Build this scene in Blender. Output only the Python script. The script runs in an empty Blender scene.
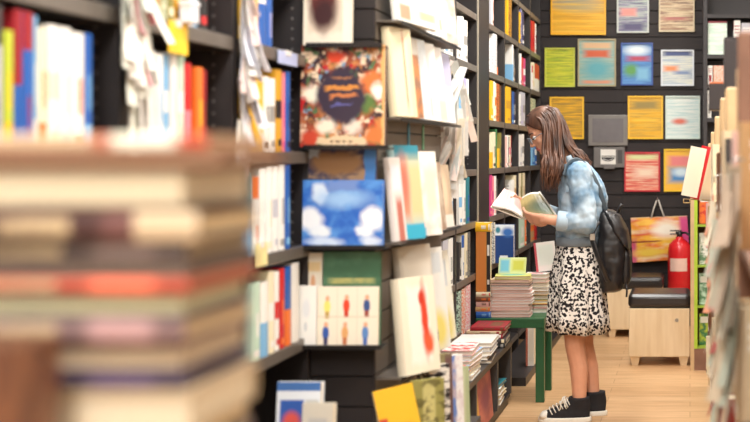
import bpy, bmesh, math, random
from mathutils import Vector, Matrix, noise
random.seed(7)
PI = math.pi
SC = bpy.context.scene
C = SC.collection
F = 1250.0; CX = 690.0; CY = 155.0; EYE = 1.38       # lens in pixels, vanishing point, eye height
def pt(px, py, d): return Vector(((px-CX)/F*d, d, EYE-(py-CY)/F*d))
def XX(px, d): return (px-CX)/F*d
def ZZ(py, d): return EYE-(py-CY)/F*d

# ------------------------------------------------------------------ materials
def lin(c):
    out = []
    for v in c:
        v = v/255.0
        out.append(v/12.92 if v <= .04045 else ((v+.055)/1.055)**2.4)
    return (*out, 1.0)
MATS = {}
def principled(name, rough=.5, metal=0.0, spec=.5):
    m = bpy.data.materials.new(name); m.use_nodes = True
    b = m.node_tree.nodes['Principled BSDF']
    b.inputs['Roughness'].default_value = rough
    b.inputs['Metallic'].default_value = metal
    b.inputs['Specular IOR Level'].default_value = spec
    return m, m.node_tree, b
def plain(col, rough=.5, metal=0.0, spec=.5, var=.06, scale=18, bump=0.0):
    key = ('plain', tuple(col), rough, metal, spec, var, scale, bump)
    if key in MATS: return MATS[key]
    m, t, b = principled('paint', rough, metal, spec)
    tc = t.nodes.new('ShaderNodeTexCoord')
    n = t.nodes.new('ShaderNodeTexNoise'); n.inputs['Scale'].default_value = scale; n.inputs['Detail'].default_value = 4
    t.links.new(tc.outputs['Object'], n.inputs['Vector'])
    r = t.nodes.new('ShaderNodeValToRGB')
    c = lin(col)
    r.color_ramp.elements[0].position = .3; r.color_ramp.elements[1].position = .7
    r.color_ramp.elements[0].color = tuple(max(0, v*(1-var)) for v in c[:3])+(1,)
    r.color_ramp.elements[1].color = tuple(min(1, v*(1+var)) for v in c[:3])+(1,)
    t.links.new(n.outputs['Fac'], r.inputs['Fac']); t.links.new(r.outputs['Color'], b.inputs['Base Color'])
    if bump:
        bp = t.nodes.new('ShaderNodeBump'); bp.inputs['Strength'].default_value = bump; bp.inputs['Distance'].default_value = .004
        t.links.new(n.outputs['Fac'], bp.inputs['Height']); t.links.new(bp.outputs['Normal'], b.inputs['Normal'])
    MATS[key] = m
    return m

def _vec(t, op, a, bval):
    n = t.nodes.new('ShaderNodeVectorMath'); n.operation = op
    t.links.new(a, n.inputs[0]); 
    if bval is not None: n.inputs[1].default_value = bval
    return n.outputs[0] if op != 'LENGTH' else n.outputs['Value']
def _math(t, op, a, b=None):
    n = t.nodes.new('ShaderNodeMath'); n.operation = op
    for i, v in enumerate((a, b)):
        if v is None: continue
        if isinstance(v, (int, float)): n.inputs[i].default_value = v
        else: t.links.new(v, n.inputs[i])
    return n.outputs[0]
def art(key, base, shapes, rough=.4, warp=0.0, wscale=6):
    """printed artwork in the cover's own UV space: (u,v) in 0..1 on the boards, u in 2..3 on the spine"""
    key = ('art', key)
    if key in MATS: return MATS[key]
    m, t, b = principled('printed_cover', rough, 0, .4)
    uvn = t.nodes.new('ShaderNodeUVMap'); uv = uvn.outputs['UV']; uvraw = uv
    if warp:
        wn = t.nodes.new('ShaderNodeTexNoise'); wn.inputs['Scale'].default_value = wscale
        t.links.new(uv, wn.inputs['Vector'])
        s = _vec(t, 'SUBTRACT', wn.outputs['Color'], (.5, .5, .5)); s = _vec(t, 'MULTIPLY', s, (warp, warp, 0))
        n = t.nodes.new('ShaderNodeVectorMath'); n.operation = 'ADD'
        t.links.new(uv, n.inputs[0]); t.links.new(s, n.inputs[1]); uv = n.outputs[0]
    rgb = t.nodes.new('ShaderNodeRGB'); rgb.outputs[0].default_value = lin(base); cur = rgb.outputs[0]
    for s in shapes:
        k = s[0]; src = None
        if k in 're':
            _, a, bb, c, d, col, soft = s
            if k == 'r': cu, cv, ru, rv = (a+c)/2, (bb+d)/2, (c-a)/2, (d-bb)/2
            else: cu, cv, ru, rv = a, bb, c, d
            q = _vec(t, 'SUBTRACT', uv, (cu, cv, 0)); q = _vec(t, 'DIVIDE', q, (ru, rv, 1)); 
            if k == 'r':
                q = _vec(t, 'ABSOLUTE', q, None)
                sp = t.nodes.new('ShaderNodeSeparateXYZ'); t.links.new(q, sp.inputs[0])
                dd = _math(t, 'MAXIMUM', sp.outputs[0], sp.outputs[1])
            else:
                q = _vec(t, 'MULTIPLY', q, (1, 1, 0)); dd = _vec(t, 'LENGTH', q, None)
            mr = t.nodes.new('ShaderNodeMapRange')
            mr.inputs[1].default_value = 1+soft; mr.inputs[2].default_value = 1-soft-.001
            t.links.new(dd, mr.inputs[0]); fac = mr.outputs[0]
        elif k == 'n':      # blotches: scale_u, scale_v, threshold, softness, colour, seed, opacity
            _, su, sv, th, soft, col, seed, op = s
            q = _vec(t, 'MULTIPLY', uv, (su, sv, 1)); q = _vec(t, 'ADD', q, (seed*3.7, seed*1.3, seed))
            n = t.nodes.new('ShaderNodeTexNoise'); n.inputs['Scale'].default_value = 1; n.inputs['Detail'].default_value = 3
            t.links.new(q, n.inputs['Vector'])
            mr = t.nodes.new('ShaderNodeMapRange')
            mr.inputs[1].default_value = th-soft; mr.inputs[2].default_value = th+soft; mr.inputs[4].default_value = op
            t.links.new(n.outputs['Fac'], mr.inputs[0]); fac = mr.outputs[0]
        elif k == 't':      # lines of print inside a box: u0 v0 u1 v1 colour lines
            _, a, bb, c, d, col, lines = s
            cu, cv, ru, rv = (a+c)/2, (bb+d)/2, (c-a)/2, (d-bb)/2
            q = _vec(t, 'SUBTRACT', uvraw, (cu, cv, 0)); q = _vec(t, 'DIVIDE', q, (ru, rv, 1)); q = _vec(t, 'ABSOLUTE', q, None)
            sp = t.nodes.new('ShaderNodeSeparateXYZ'); t.links.new(q, sp.inputs[0])
            dd = _math(t, 'LESS_THAN', _math(t, 'MAXIMUM', sp.outputs[0], sp.outputs[1]), 1.0)
            s2 = t.nodes.new('ShaderNodeSeparateXYZ'); t.links.new(uvraw, s2.inputs[0])
            fr = _math(t, 'FRACT', _math(t, 'MULTIPLY', _math(t, 'SUBTRACT', s2.outputs[1], bb), lines/(d-bb)))
            ln = _math(t, 'LESS_THAN', fr, .55)
            q = _vec(t, 'MULTIPLY', uvraw, (38, lines/(d-bb)*.9, 1))
            n = t.nodes.new('ShaderNodeTexNoise'); n.inputs['Scale'].default_value = 1
            t.links.new(q, n.inputs['Vector'])
            fac = _math(t, 'MULTIPLY', _math(t, 'MULTIPLY', dd, ln), _math(t, 'GREATER_THAN', n.outputs['Fac'], .46))
        mx = t.nodes.new('ShaderNodeMix'); mx.data_type = 'RGBA'
        t.links.new(fac, mx.inputs[0]); t.links.new(cur, mx.inputs[6]); mx.inputs[7].default_value = lin(col)
        cur = mx.outputs[2]
    t.links.new(cur, b.inputs['Base Color'])
    MATS[key] = m
    return m

RGB = {'white':(236,234,228),'cream':(233,222,190),'yellow':(240,186,36),'mustard':(206,152,42),'orange':(232,116,44),'red':(200,38,42),
 'crimson':(150,30,40),'pink':(228,128,140),'magenta':(205,62,128),'blue':(38,92,172),'navy':(34,44,88),'sky':(124,178,218),'teal':(48,128,140),
 'green':(64,120,74),'lime':(186,198,60),'olive':(130,124,62),'mint':(190,216,196),'grey':(150,148,144),'silver':(190,190,198),'lavender':(176,170,206),
 'brown':(110,72,46),'tan':(196,156,108),'black':(34,32,34),'charcoal':(66,62,62),'rose':(232,190,180),'ochre':(186,132,60),'beige':(212,190,156)}
STY = {'white':'red','cream':'brown','yellow':'black','black':'cream','blue':'white','red':'white','navy':'white','teal':'white','orange':'white','green':'cream'}
def spine_mat(cn, style=0, c2=None):
    c2 = c2 or STY.get(cn, 'white')
    key = ('sp', cn, style, c2)
    if key in MATS: return MATS[key]
    b = RGB[cn]; k = RGB[c2]
    sh = []
    if style == 1: sh = [('t', 2.3, .3, 2.7, .86, k, 1), ('r', 2.15, .05, 2.85, .13, k, .05)]
    elif style == 2: sh = [('r', 1.9, -.1, 3.1, .22, k, .01), ('t', 2.3, .34, 2.7, .9, k, 1)]
    elif style == 3: sh = [('r', 1.9, .72, 3.1, 1.1, k, .01), ('t', 2.3, .1, 2.7, .62, k, 1)]
    elif style == 4: sh = [('r', 1.9, .4, 3.1, .62, k, .01), ('r', 2.2, .07, 2.8, .15, k, .05)]
    elif style == 5: sh = [('r', -.1, -.1, 1.1, .46, k, .01), ('r', 1.9, -.1, 3.1, .46, k, .01)]
    elif style == 6: sh = [('n', 9, 26, .5, .04, k, len(cn), .9)]
    if style in (1, 2, 3, 4): sh += [('t', .12, .62, .88, .9, k, 3), ('r', .2, .16, .8, .5, k, .08)]
    MATS[key] = art(key, b, sh)
    return MATS[key]
def pages_mat(col=(236, 224, 196)):
    key = ('pages', col)
    if key in MATS: return MATS[key]
    m, t, b = principled('paper_edges', .8, 0, .2)
    tc = t.nodes.new('ShaderNodeTexCoord')
    w = t.nodes.new('ShaderNodeTexWave'); w.bands_direction = 'Y'; w.inputs['Scale'].default_value = 160; w.inputs['Distortion'].default_value = 1.5
    t.links.new(tc.outputs['Object'], w.inputs['Vector'])
    r = t.nodes.new('ShaderNodeValToRGB'); c = lin(col)
    r.color_ramp.elements[0].color = tuple(v*.8 for v in c[:3])+(1,); r.color_ramp.elements[1].color = c
    t.links.new(w.outputs['Fac'], r.inputs['Fac']); t.links.new(r.outputs['Color'], b.inputs['Base Color'])
    MATS[key] = m
    return m

BLACK = plain((47, 43, 43), .42, 0, .5, .12, 9)
SLAT = plain((46, 41, 41), .6, 0, .3, .15, 6)
TAUPE = plain((112, 104, 96), .38, .25, .5, .1, 8)
STEEL = plain((170, 168, 164), .3, .9)
DARKMETAL = plain((60, 58, 58), .35, .8)
WHITE = plain((238, 236, 230), .5)

# ------------------------------------------------------------------ objects
def obj(name, me, mats, parent=None, M=None):
    o = bpy.data.objects.new(name, me); C.objects.link(o)
    for m in (mats if isinstance(mats, (list, tuple)) else [mats]):
        if len(me.materials) < 8 and m.name not in [x.name for x in me.materials if x]: me.materials.append(m)
    if parent: o.parent = parent
    if M is not None: o.matrix_local = M
    return o
def tag(o, label, cat, group=None, kind=None):
    o['label'] = label
    if cat: o['category'] = cat
    if group: o['group'] = group
    if kind: o['kind'] = kind
    return o
def thing(name, label, cat, loc=(0, 0, 0), group=None, rz=0):
    o = bpy.data.objects.new(name, None); C.objects.link(o); o.location = loc; o.rotation_euler = (0, 0, rz)
    o.empty_display_size = .1
    return tag(o, label, cat, group)
def struct(o): o['kind'] = 'structure'; return o

class MB:
    def __init__(s): s.v = []; s.f = []; s.m = []; s.uv = {}; s.sm = []
    def box(s, x0, x1, y0, y1, z0, z1, m=0):
        b = len(s.v)
        s.v += [(x0,y0,z0),(x1,y0,z0),(x1,y1,z0),(x0,y1,z0),(x0,y0,z1),(x1,y0,z1),(x1,y1,z1),(x0,y1,z1)]
        for q in ((0,3,2,1),(4,5,6,7),(0,1,5,4),(1,2,6,5),(2,3,7,6),(3,0,4,7)):
            s.f.append(tuple(b+i for i in q)); s.m.append(m); s.sm.append(False)
        return s
    def quad(s, pts, m=0, uv=None):
        b = len(s.v); s.v += [tuple(p) for p in pts]; s.f.append(tuple(range(b, b+len(pts)))); s.m.append(m); s.sm.append(False)
        if uv: s.uv[len(s.f)-1] = uv
        return s
    def tube(s, pts, r, n=8, m=0, cap=True, flat=None):
        pts = [Vector(p) for p in pts]; b = len(s.v); up = Vector((0, 0, 1)); prev = None
        for i, p in enumerate(pts):
            d = (pts[min(i+1, len(pts)-1)]-pts[max(i-1, 0)]).normalized()
            if prev is None:
                a = d.cross(up if abs(d.z) < .9 else Vector((1, 0, 0))).normalized()
            else:
                a = (prev-d*prev.dot(d)).normalized()
            prev = a; c = d.cross(a)
            rr = r[i] if isinstance(r, (list, tuple)) else r
            for k in range(n):
                t = 2*PI*k/n
                s.v.append(tuple(p+a*math.cos(t)*rr*(flat[0] if flat else 1)+c*math.sin(t)*rr*(flat[1] if flat else 1)))
        for i in range(len(pts)-1):
            for k in range(n):
                s.f.append((b+i*n+k, b+i*n+(k+1) % n, b+(i+1)*n+(k+1) % n, b+(i+1)*n+k)); s.m.append(m); s.sm.append(True)
        if cap:
            s.f.append(tuple(b+k for k in reversed(range(n)))); s.m.append(m); s.sm.append(False)
            s.f.append(tuple(b+(len(pts)-1)*n+k for k in range(n))); s.m.append(m); s.sm.append(False)
        return s
    def loft(s, rings, m=0, cap=(True, True), smooth=True):
        b = len(s.v); n = len(rings[0])
        for r in rings: s.v += [tuple(p) for p in r]
        for i in range(len(rings)-1):
            for k in range(n):
                s.f.append((b+i*n+k, b+i*n+(k+1) % n, b+(i+1)*n+(k+1) % n, b+(i+1)*n+k)); s.m.append(m); s.sm.append(smooth)
        if cap[0]: s.f.append(tuple(b+k for k in reversed(range(n)))); s.m.append(m); s.sm.append(False)
        if cap[1]: s.f.append(tuple(b+(len(rings)-1)*n+k for k in range(n))); s.m.append(m); s.sm.append(False)
        return s
    def sphere(s, c, r, mat=None, m=0, nu=14, nv=9):
        rings = []
        for j in range(nv+1):
            t = PI*j/nv; t = min(max(t, .02), PI-.02)
            ring = []
            for k in range(nu):
                a = 2*PI*k/nu
                p = Vector((math.sin(t)*math.cos(a)*r[0], math.sin(t)*math.sin(a)*r[1], -math.cos(t)*r[2])) if isinstance(r, (tuple, list)) else Vector((math.sin(t)*math.cos(a), math.sin(t)*math.sin(a), -math.cos(t)))*r
                if mat: p = mat @ p
                ring.append(Vector(c)+p)
            rings.append(ring)
        return s.loft(rings, m)
    def cap(s, p0, r0, p1, r1):
        p0 = Vector(p0); p1 = Vector(p1); L = (p1-p0).length; n = max(2, int(L/(.3*min(r0, r1)))+1); n = min(n, 40)
        for i in range(n+1):
            t = i/n; s.sphere(p0.lerp(p1, t), r0+(r1-r0)*t, nu=12, nv=8)
        return s
    def mesh(s, name='mesh'):
        me = bpy.data.meshes.new(name); me.from_pydata(s.v, [], s.f)
        me.polygons.foreach_set('material_index', s.m); me.polygons.foreach_set('use_smooth', s.sm)
        if s.uv:
            l = me.uv_layers.new(name='UVMap')
            for d in l.data: d.uv = (-5, -5)
            for fi, uvs in s.uv.items():
                for li, q in zip(me.polygons[fi].loop_indices, uvs): l.data[li].uv = q
        me.update()
        return me
def bevel(o, w=.004, seg=2):
    m = o.modifiers.new('bevel', 'BEVEL'); m.width = w; m.segments = seg; m.limit_method = 'ANGLE'; m.angle_limit = .7
    return o
def remesh(mb, voxel, smooth=5, disp=None):
    me = mb.mesh(); o = bpy.data.objects.new('tmp', me); C.objects.link(o)
    r = o.modifiers.new('r', 'REMESH'); r.mode = 'VOXEL'; r.voxel_size = voxel; r.use_smooth_shade = True
    s = o.modifiers.new('s', 'SMOOTH'); s.iterations = smooth; s.factor = .5
    dg = bpy.context.evaluated_depsgraph_get(); dg.update()
    out = bpy.data.meshes.new_from_object(o.evaluated_get(dg))
    bpy.data.objects.remove(o)
    if disp:
        amp, sc = disp
        nn = [v.normal.copy() for v in out.vertices]
        for v, n in zip(out.vertices, nn):
            v.co += n*(noise.noise(v.co*sc)*amp+noise.noise(v.co*sc*2.3)*amp*.5)
        out.update()
    for p in out.polygons: p.use_smooth = True
    out.materials.clear()
    return out

# ---- a book: spine at local x=0, front cover at y=0 facing -y, stands on z=0
def book_cover_mb(W, T, H, tb):
    mb = MB()
    def board(y0, y1, outer):
        b = len(mb.f); mb.box(0, W, y0, y1, 0, H)
        fi = b+2 if outer == 0 else b+4
        vs = mb.f[fi]
        mb.uv[fi] = [((mb.v[i][0]/W) if outer == 0 else 1-mb.v[i][0]/W, mb.v[i][2]/H) for i in vs]
    board(0, tb, 0); board(T-tb, T, 1)
    n = 5; bulge = min(.12*T, .006)
    o1 = [(-bulge*math.sin(PI*k/(n-1)), T*k/(n-1)) for k in range(n)]
    for k in range(n-1):
        (xa, ya), (xb, yb) = o1[k], o1[k+1]
        b = len(mb.f)
        mb.quad([(xb, yb, 0), (xa, ya, 0), (xa, ya, H), (xb, yb, H)], 0, [(2+yb/T, 0), (2+ya/T, 0), (2+ya/T, 1), (2+yb/T, 1)])
        mb.quad([(xa+tb, ya, 0), (xb+tb, yb, 0), (xb+tb, yb, H), (xa+tb, ya, H)], 0)
        mb.quad([(xa, ya, 0), (xb, yb, 0), (xb+tb, yb, 0), (xa+tb, ya, 0)], 0)
        mb.quad([(xb, yb, H), (xa, ya, H), (xa+tb, ya, H), (xb+tb, yb, H)], 0)
    return mb
BOOKS = [0]
def book(label, W, T, H, mat, M, group=None, parts=True, name='book', pcol=(236, 224, 196), tb=None):
    tb = tb or min(.003, T*.18)
    mb = book_cover_mb(W, T, H, tb)
    e = .004 if W > .08 else .001
    if parts:
        o = obj(name, mb.mesh(), mat)
        p = MB().box(tb, W-e, tb, T-tb, e, H-e)
        obj('page_block', p.mesh(), pages_mat(pcol), o)
    else:
        mb.box(tb, W-e, tb, T-tb, e, H-e, 1)
        o = obj(name, mb.mesh(), [mat, pages_mat(pcol)])
    o.matrix_world = M
    tag(o, label, 'book', group); BOOKS[0] += 1
    return o
def M_spine_left(xs, y_far, z, lean=0):                 # stands on a shelf of the left wall, spine to the aisle
    return Matrix.Translation((xs, y_far, z)) @ Matrix.Rotation(lean, 4, 'X') @ Matrix.Rotation(PI, 4, 'Z')
def M_face(x, y, z, rz=0, lean=0, roll=0):
    return Matrix.Translation((x, y, z)) @ Matrix.Rotation(rz, 4, 'Z') @ Matrix.Rotation(-lean, 4, 'X') @ Matrix.Rotation(roll, 4, 'Y')
def M_lay(x, y, z, W, H, T, rz=0):
    return Matrix.Translation((x, y, z+T)) @ Matrix.Rotation(rz, 4, 'Z') @ Matrix.Rotation(-PI/2, 4, 'X') @ Matrix.Translation((-W/2, 0, -H/2))
ORD = ['first','second','third','fourth','fifth','sixth','seventh','eighth','ninth','tenth','eleventh','twelfth','thirteenth','fourteenth','fifteenth']

# ------------------------------------------------------------------ the room
XL, XR, YB, YF, HZ = -1.55, 1.7, 10.1, -1.6, 3.2
def wood_floor():
    m, t, b = principled('oak_planks', .42, 0, .4)
    tc = t.nodes.new('ShaderNodeTexCoord')
    br = t.nodes.new('ShaderNodeTexBrick'); br.offset = .37
    br.inputs['Scale'].default_value = 1; br.inputs['Brick Width'].default_value = 1.25; br.inputs['Row Height'].default_value = .14
    br.inputs['Mortar Size'].default_value = .0018; br.inputs['Bias'].default_value = 0
    br.inputs['Color1'].default_value = lin((226, 187, 142)); br.inputs['Color2'].default_value = lin((212, 170, 124)); br.inputs['Mortar'].default_value = lin((178, 136, 96))
    t.links.new(tc.outputs['Object'], br.inputs['Vector'])
    mp = t.nodes.new('ShaderNodeMapping'); mp.inputs['Scale'].default_value = (2.2, 26, 1)
    t.links.new(tc.outputs['Object'], mp.inputs['Vector'])
    n = t.nodes.new('ShaderNodeTexNoise'); n.inputs['Scale'].default_value = 1.6; n.inputs['Detail'].default_value = 6
    t.links.new(mp.outputs[0], n.inputs['Vector'])
    r = t.nodes.new('ShaderNodeValToRGB'); r.color_ramp.elements[0].position = .35; r.color_ramp.elements[1].position = .7
    r.color_ramp.elements[0].color = (.74, .68, .62, 1); r.color_ramp.elements[1].color = (1, 1, 1, 1)
    t.links.new(n.outputs['Fac'], r.inputs['Fac'])
    mx = t.nodes.new('ShaderNodeMix'); mx.data_type = 'RGBA'; mx.blend_type = 'MULTIPLY'; mx.inputs[0].default_value = .8
    t.links.new(br.outputs['Color'], mx.inputs[6]); t.links.new(r.outputs['Color'], mx.inputs[7])
    t.links.new(mx.outputs[2], b.inputs['Base Color'])
    return m
struct(obj('floor', MB().box(XL, XR, YF, YB, -.05, 0).mesh(), wood_floor()))
struct(obj('ceiling', MB().box(XL, XR, YF, YB, HZ, HZ+.05).mesh(), plain((225, 222, 215), .9)))
struct(obj('wall_left', MB().box(XL-.05, XL, YF, YB, 0, HZ).mesh(), plain((60, 56, 55), .7)))
struct(obj('wall_right', MB().box(XR, XR+.05, YF, YB, 0, HZ).mesh(), plain((206, 200, 190), .7)))
struct(obj('wall_front', MB().box(XL, XR, YF-.05, YF, 0, HZ).mesh(), plain((215, 210, 200), .7)))
# slatted back wall: boards with grooves between, in two panel widths
mb = MB().box(XL, XR, YB, YB+.05, 0, HZ)
z = .0
while z < HZ-.02:
    for xa, xb in ((-1.22, -.548), (-.544, .104), (.108, XR)):
        mb.box(xa, xb, YB-.014, YB+.002, z+.004, min(z+.101, HZ-.004))
    z += .106
struct(obj('wall_back', mb.mesh(), SLAT))
WY = YB-.014

# ------------------------------------------------------------------ bookcases along the left wall
def bookcase(name, label, y0, y1, levels, xf=-1.2, top=2.75, base=.0, group='dark bookcases along the left wall', back=.28, edge=True):
    t = thing(name, label, 'bookcase', (xf-back/2, (y0+y1)/2, 0), group)
    ox, oy = xf-back/2, (y0+y1)/2
    L = lambda mb: mb
    def part(n, *b, m=BLACK):
        x0, x1, a0, a1, z0, z1 = b
        return bevel(obj(n, MB().box(x0-ox, x1-ox, a0-oy, a1-oy, z0, z1).mesh(), m, t), .0015, 1)
    part('side_panel', xf-back, xf, y0+.001, y0+.021, base, top)
    sp = part('side_panel', xf-back, xf, y1-.021, y1-.001, base, top)
    if edge:                                     # rows of shelf-pin holes in the far panel
        mbh = MB()
        for col in (.05, .2):
            zz = max(base, .75)
            while zz < min(top, 2.2):
                mbh.box(xf-col-.003-ox, xf-col+.003-ox, y1-.0216-oy, y1-.02-oy, zz, zz+.006); zz += .032
        obj('pin_hole', mbh.mesh(), plain((120, 116, 112), .5), sp)['kind'] = 'stuff'
    part('back_panel', xf-back, xf-back+.008, y0+.021, y1-.021, base, top)
    part('top_panel', xf-back, xf, y0+.021, y1-.021, top-.02, top)
    for z in levels:
        part('shelf', xf-back+.008, xf-.002, y0+.021, y1-.021, z-.036, z)
        if z > base+.1: part('shelf_edge', xf-.002, xf+.002, y0+.021, y1-.021, z-.036, z, m=TAUPE)
    return t
NB = {'A': (2.0, 2.65), 'B': (2.65, 3.30), 'Cc': (3.30, 3.95)}
LV1 = [.52, .81, 1.10, 1.39, 1.69, 1.98, 2.27]
bookcase('bookcase', 'nearest dark bookcase, blurred, behind the tall horizontal pile of books', 2.0, 2.65, LV1)
bookcase('bookcase', 'second dark bookcase, between the two hanging paper bunches at left', 2.65, 3.30, LV1)
bookcase('bookcase', 'third dark bookcase, with pin holes, left of the front-facing art book', 3.30, 3.95, LV1)
LV2 = [.14, .43, .72, 1.01, 1.30, 1.59, 1.88, 2.17, 2.46]
bookcase('bookcase', 'dark bookcase with white books, just left of the wide dark pillar', 6.40, 7.05, LV2)
bookcase('bookcase', 'dark bookcase mostly hidden behind the paper strips of the display tower', 5.75, 6.395, LV2)
# plain filler panel between the two runs
p = obj('pillar_panel', MB().box(-1.48, -1.2, 7.055, 7.445, 0, 2.75).mesh(), plain((40, 37, 38), .4))
tag(bevel(p, .002, 1), 'tall black panel pillar between the bookcases, with a pale edge strip', 'panel')
obj('edge_strip', MB().box(-1.202, -1.194, 7.052, 7.066, .7, 2.74).mesh(), plain((176, 168, 150), .4, .3), p)
FB = [(7.45, 8.09), (8.09, 8.74), (8.74, 9.39), (9.39, 10.04)]
FN = ['first bookcase past the black pillar', 'second bookcase past the pillar', 'third bookcase past the pillar', 'bookcase against the slatted back wall']
for (a, b), n in zip(FB, ['dark bookcase first past the tall black pillar', 'dark bookcase second past the tall black pillar', 'dark bookcase third past the tall black pillar, by the woman', 'dark bookcase in the corner against the slatted back wall']):
    bookcase('bookcase', n, a, b, LV2, edge=False)

# spine rows given as (px0, px1, height, colour, second colour, style, recess)
def spine_row(rows, z, where, group, xs=-1.205, words=None, W=.17, parts=True):
    n = len(rows)
    for i, r in enumerate(rows):
        p0, p1, h, cn, c2, st = r[:6]; rec = r[6] if len(r) > 6 else 0
        x = xs-rec
        ya, yb = x*F/(p0-CX), x*F/(p1-CX)
        T = yb-ya-.0015; h = min(h, .25)
        nm = words[i] if words else (cn if st == 0 or st == 6 else f'{cn} and {c2 or STY.get(cn, "white")}')
        pos = ORD[i]+' from left'
        if n == 1: pos = 'alone'
        mat = spine_mat(cn, st, c2)
        book(f'{nm} book, {pos} on {where}', W, T, h, mat, M_spine_left(x, yb, z+.0005), group, parts)
G1 = 'books on the nearest bookcase shelves'
spine_row([(-40, -22, .24, 'grey', None, 1), (-20, 2, .26, 'silver', 'charcoal', 3), (5, 13, .21, 'lime', 'yellow', 2), (14, 22, .25, 'crimson', 'blue', 5), (22.5, 33, .25, 'blue', 'crimson', 3), (33.5, 37, .245, 'sky', 'white', 2), (38, 47, .225, 'cream', 'orange', 2), (48, 59, .235, 'white', 'cream', 4), (59.5, 71, .235, 'white', 'silver', 1), (71.5, 84, .23, 'white', 'orange', 1), (84.5, 92, .232, 'blue', 'sky', 2)],
          1.39, 'the eye-level shelf behind the tall pile', G1)
spine_row([(28, 36, .22, 'white', 'red', 1), (36.5, 50, .24, 'cream', 'ochre', 1), (50.5, 64, .23, 'white', 'blue', 1), (64.5, 67, .22, 'sky', 'white', 1)], 1.69, 'the high shelf at the upper left corner', G1)
G2 = 'books on the second bookcase'
spine_row([(147, 154, .25, 'olive', 'brown', 6), (154.5, 160, .25, 'ochre', 'olive', 1), (160.5, 167, .24, 'cream', 'green', 6), (167.5, 174, .24, 'olive', 'cream', 1), (174.5, 180, .25, 'mustard', 'brown', 1), (180.5, 189, .25, 'red', 'orange', 2), (189.5, 193, .26, 'white', 'blue', 1), (193.5, 197, .25, 'sky', 'white', 3), (199, 207, .25, 'black', 'red', 1)],
          1.69, 'the high shelf above the yellow tag', G2)
spine_row([(147, 155, .222, 'white', None, 0), (155.5, 163, .218, 'white', 'sky', 1), (163.5, 168.5, .22, 'sky', 'white', 4), (170.5, 177, .228, 'white', 'mint', 1), (177.5, 184, .225, 'mint', 'white', 4), (184.5, 191, .21, 'red', 'pink', 5), (196, 203, .205, 'orange', 'yellow', 1), (203.5, 206.5, .2, 'crimson', 'brown', 1)],
          1.39, 'the shelf below the yellow tag', G2)
spine_row([(148, 160, .23, 'cream', 'brown', 1), (162, 172, .22, 'teal', 'white', 1), (174, 190, .23, 'white', 'red', 1), (192, 206, .22, 'beige', 'brown', 1), (210, 222, .23, 'silver', 'navy', 1)],
          1.10, 'the shelf behind the blurred pile, second bookcase', G2)
G3 = 'books on the third bookcase'
spine_row([(248, 258, .3, 'yellow', 'mustard', 1), (258.5, 266, .26, 'white', 'blue', 5), (266.5, 272, .26, 'blue', 'lavender', 3)], 1.69, 'the high shelf of the third bookcase', G3)
spine_row([(249, 263, .215, 'yellow', 'mustard', 0), (263.5, 269, .212, 'white', 'black', 1), (269.5, 275, .21, 'white', 'grey', 4), (275.5, 281.5, .24, 'mustard', 'black', 4), (282, 285, .235, 'pink', 'magenta', 1), (285.5, 290, .24, 'blue', 'navy', 1)],
          1.39, 'the shelf level with the art book', G3)
spine_row([(247, 252, .23, 'teal', 'sky', 5), (253, 259, .22, 'white', 'orange', 3), (259.5, 266, .24, 'white', None, 0), (266.5, 272, .245, 'white', 'cream', 1), (272.5, 278, .245, 'white', 'silver', 4), (278.5, 284.5, .25, 'white', 'grey', 1), (285, 290, .255, 'blue', 'sky', 1)],
          1.10, 'the shelf level with the blue book', G3)
spine_row([(252, 260, .215, 'mint', 'white', 1), (260.5, 268, .21, 'white', 'sky', 5), (268.5, 274, .235, 'cream', 'white', 4), (274.5, 279, .23, 'white', 'red', 4), (279.5, 284.5, .235, 'red', 'orange', 1), (285, 291, .235, 'blue', 'orange', 5), (291.5, 299, .24, 'white', 'silver', 0)],
          .81, 'the low shelf beside the children picture book', G3)
# white folders and spiral books on the bookcase before the pillar
G4 = 'books on the bookcase before the pillar'
spine_row([(457.5, 460, .22, 'white', 'grey', 1), (460.5, 463.5, .23, 'white', 'silver', 1), (464, 467.5, .22, 'white', 'grey', 4)], 1.88, 'the high shelf left of the black pillar', G4)
spine_row([(459, 462, .22, 'sky', 'white', 1), (462.5, 466, .2, 'lavender', 'white', 1), (466.5, 468.5, .2, 'white', 'mint', 1)], 1.59, 'the shelf behind the hanging paper strips', G4)
spine_row([(459, 462, .24, 'white', 'sky', 4), (462.5, 465.5, .235, 'white', 'grey', 1), (466, 469.5, .26, 'teal', 'blue', 1)], 1.01, 'the shelf under the hanging paper strips', G4)
spine_row([(459, 461, .2, 'charcoal', 'white', 1), (461.5, 464, .235, 'white', 'blue', 3), (464.5, 467.5, .24, 'cream', 'grey', 1), (468, 470, .24, 'charcoal', 'grey', 6)], .72, 'the shelf left of the orange book', G4)
spine_row([(458, 461.5, .24, 'mint', 'charcoal', 6), (462, 465.5, .24, 'orange', 'white', 6), (466, 470.5, .245, 'white', 'pink', 6)], .43, 'the low shelf above the white magazines', G4,
          words=['mint patterned', 'orange patterned', 'white and pink patterned'])
spine_row([(445.5, 449, .25, 'white', 'green', 6), (449.5, 453.5, .25, 'cream', 'olive', 6)], .43, 'low shelf left of the mint one', G4, words=['white and green patterned', 'cream and olive patterned'])
spine_row([(444, 448, .23, 'white', 'sky', 1), (448.5, 453, .24, 'white', 'grey', 4)], 1.88, 'the high shelf behind the top aisle row', G4)
spine_row([(444, 448, .23, 'sky', 'white', 1), (448.5, 453, .22, 'white', 'sky', 4)], 1.01, 'the shelf left of the teal book', G4)
spine_row([(443, 448, .24, 'silver', 'white', 1), (448.5, 453, .24, 'white', 'grey', 1)], .72, 'the shelf left of the charcoal book', G4)

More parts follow.
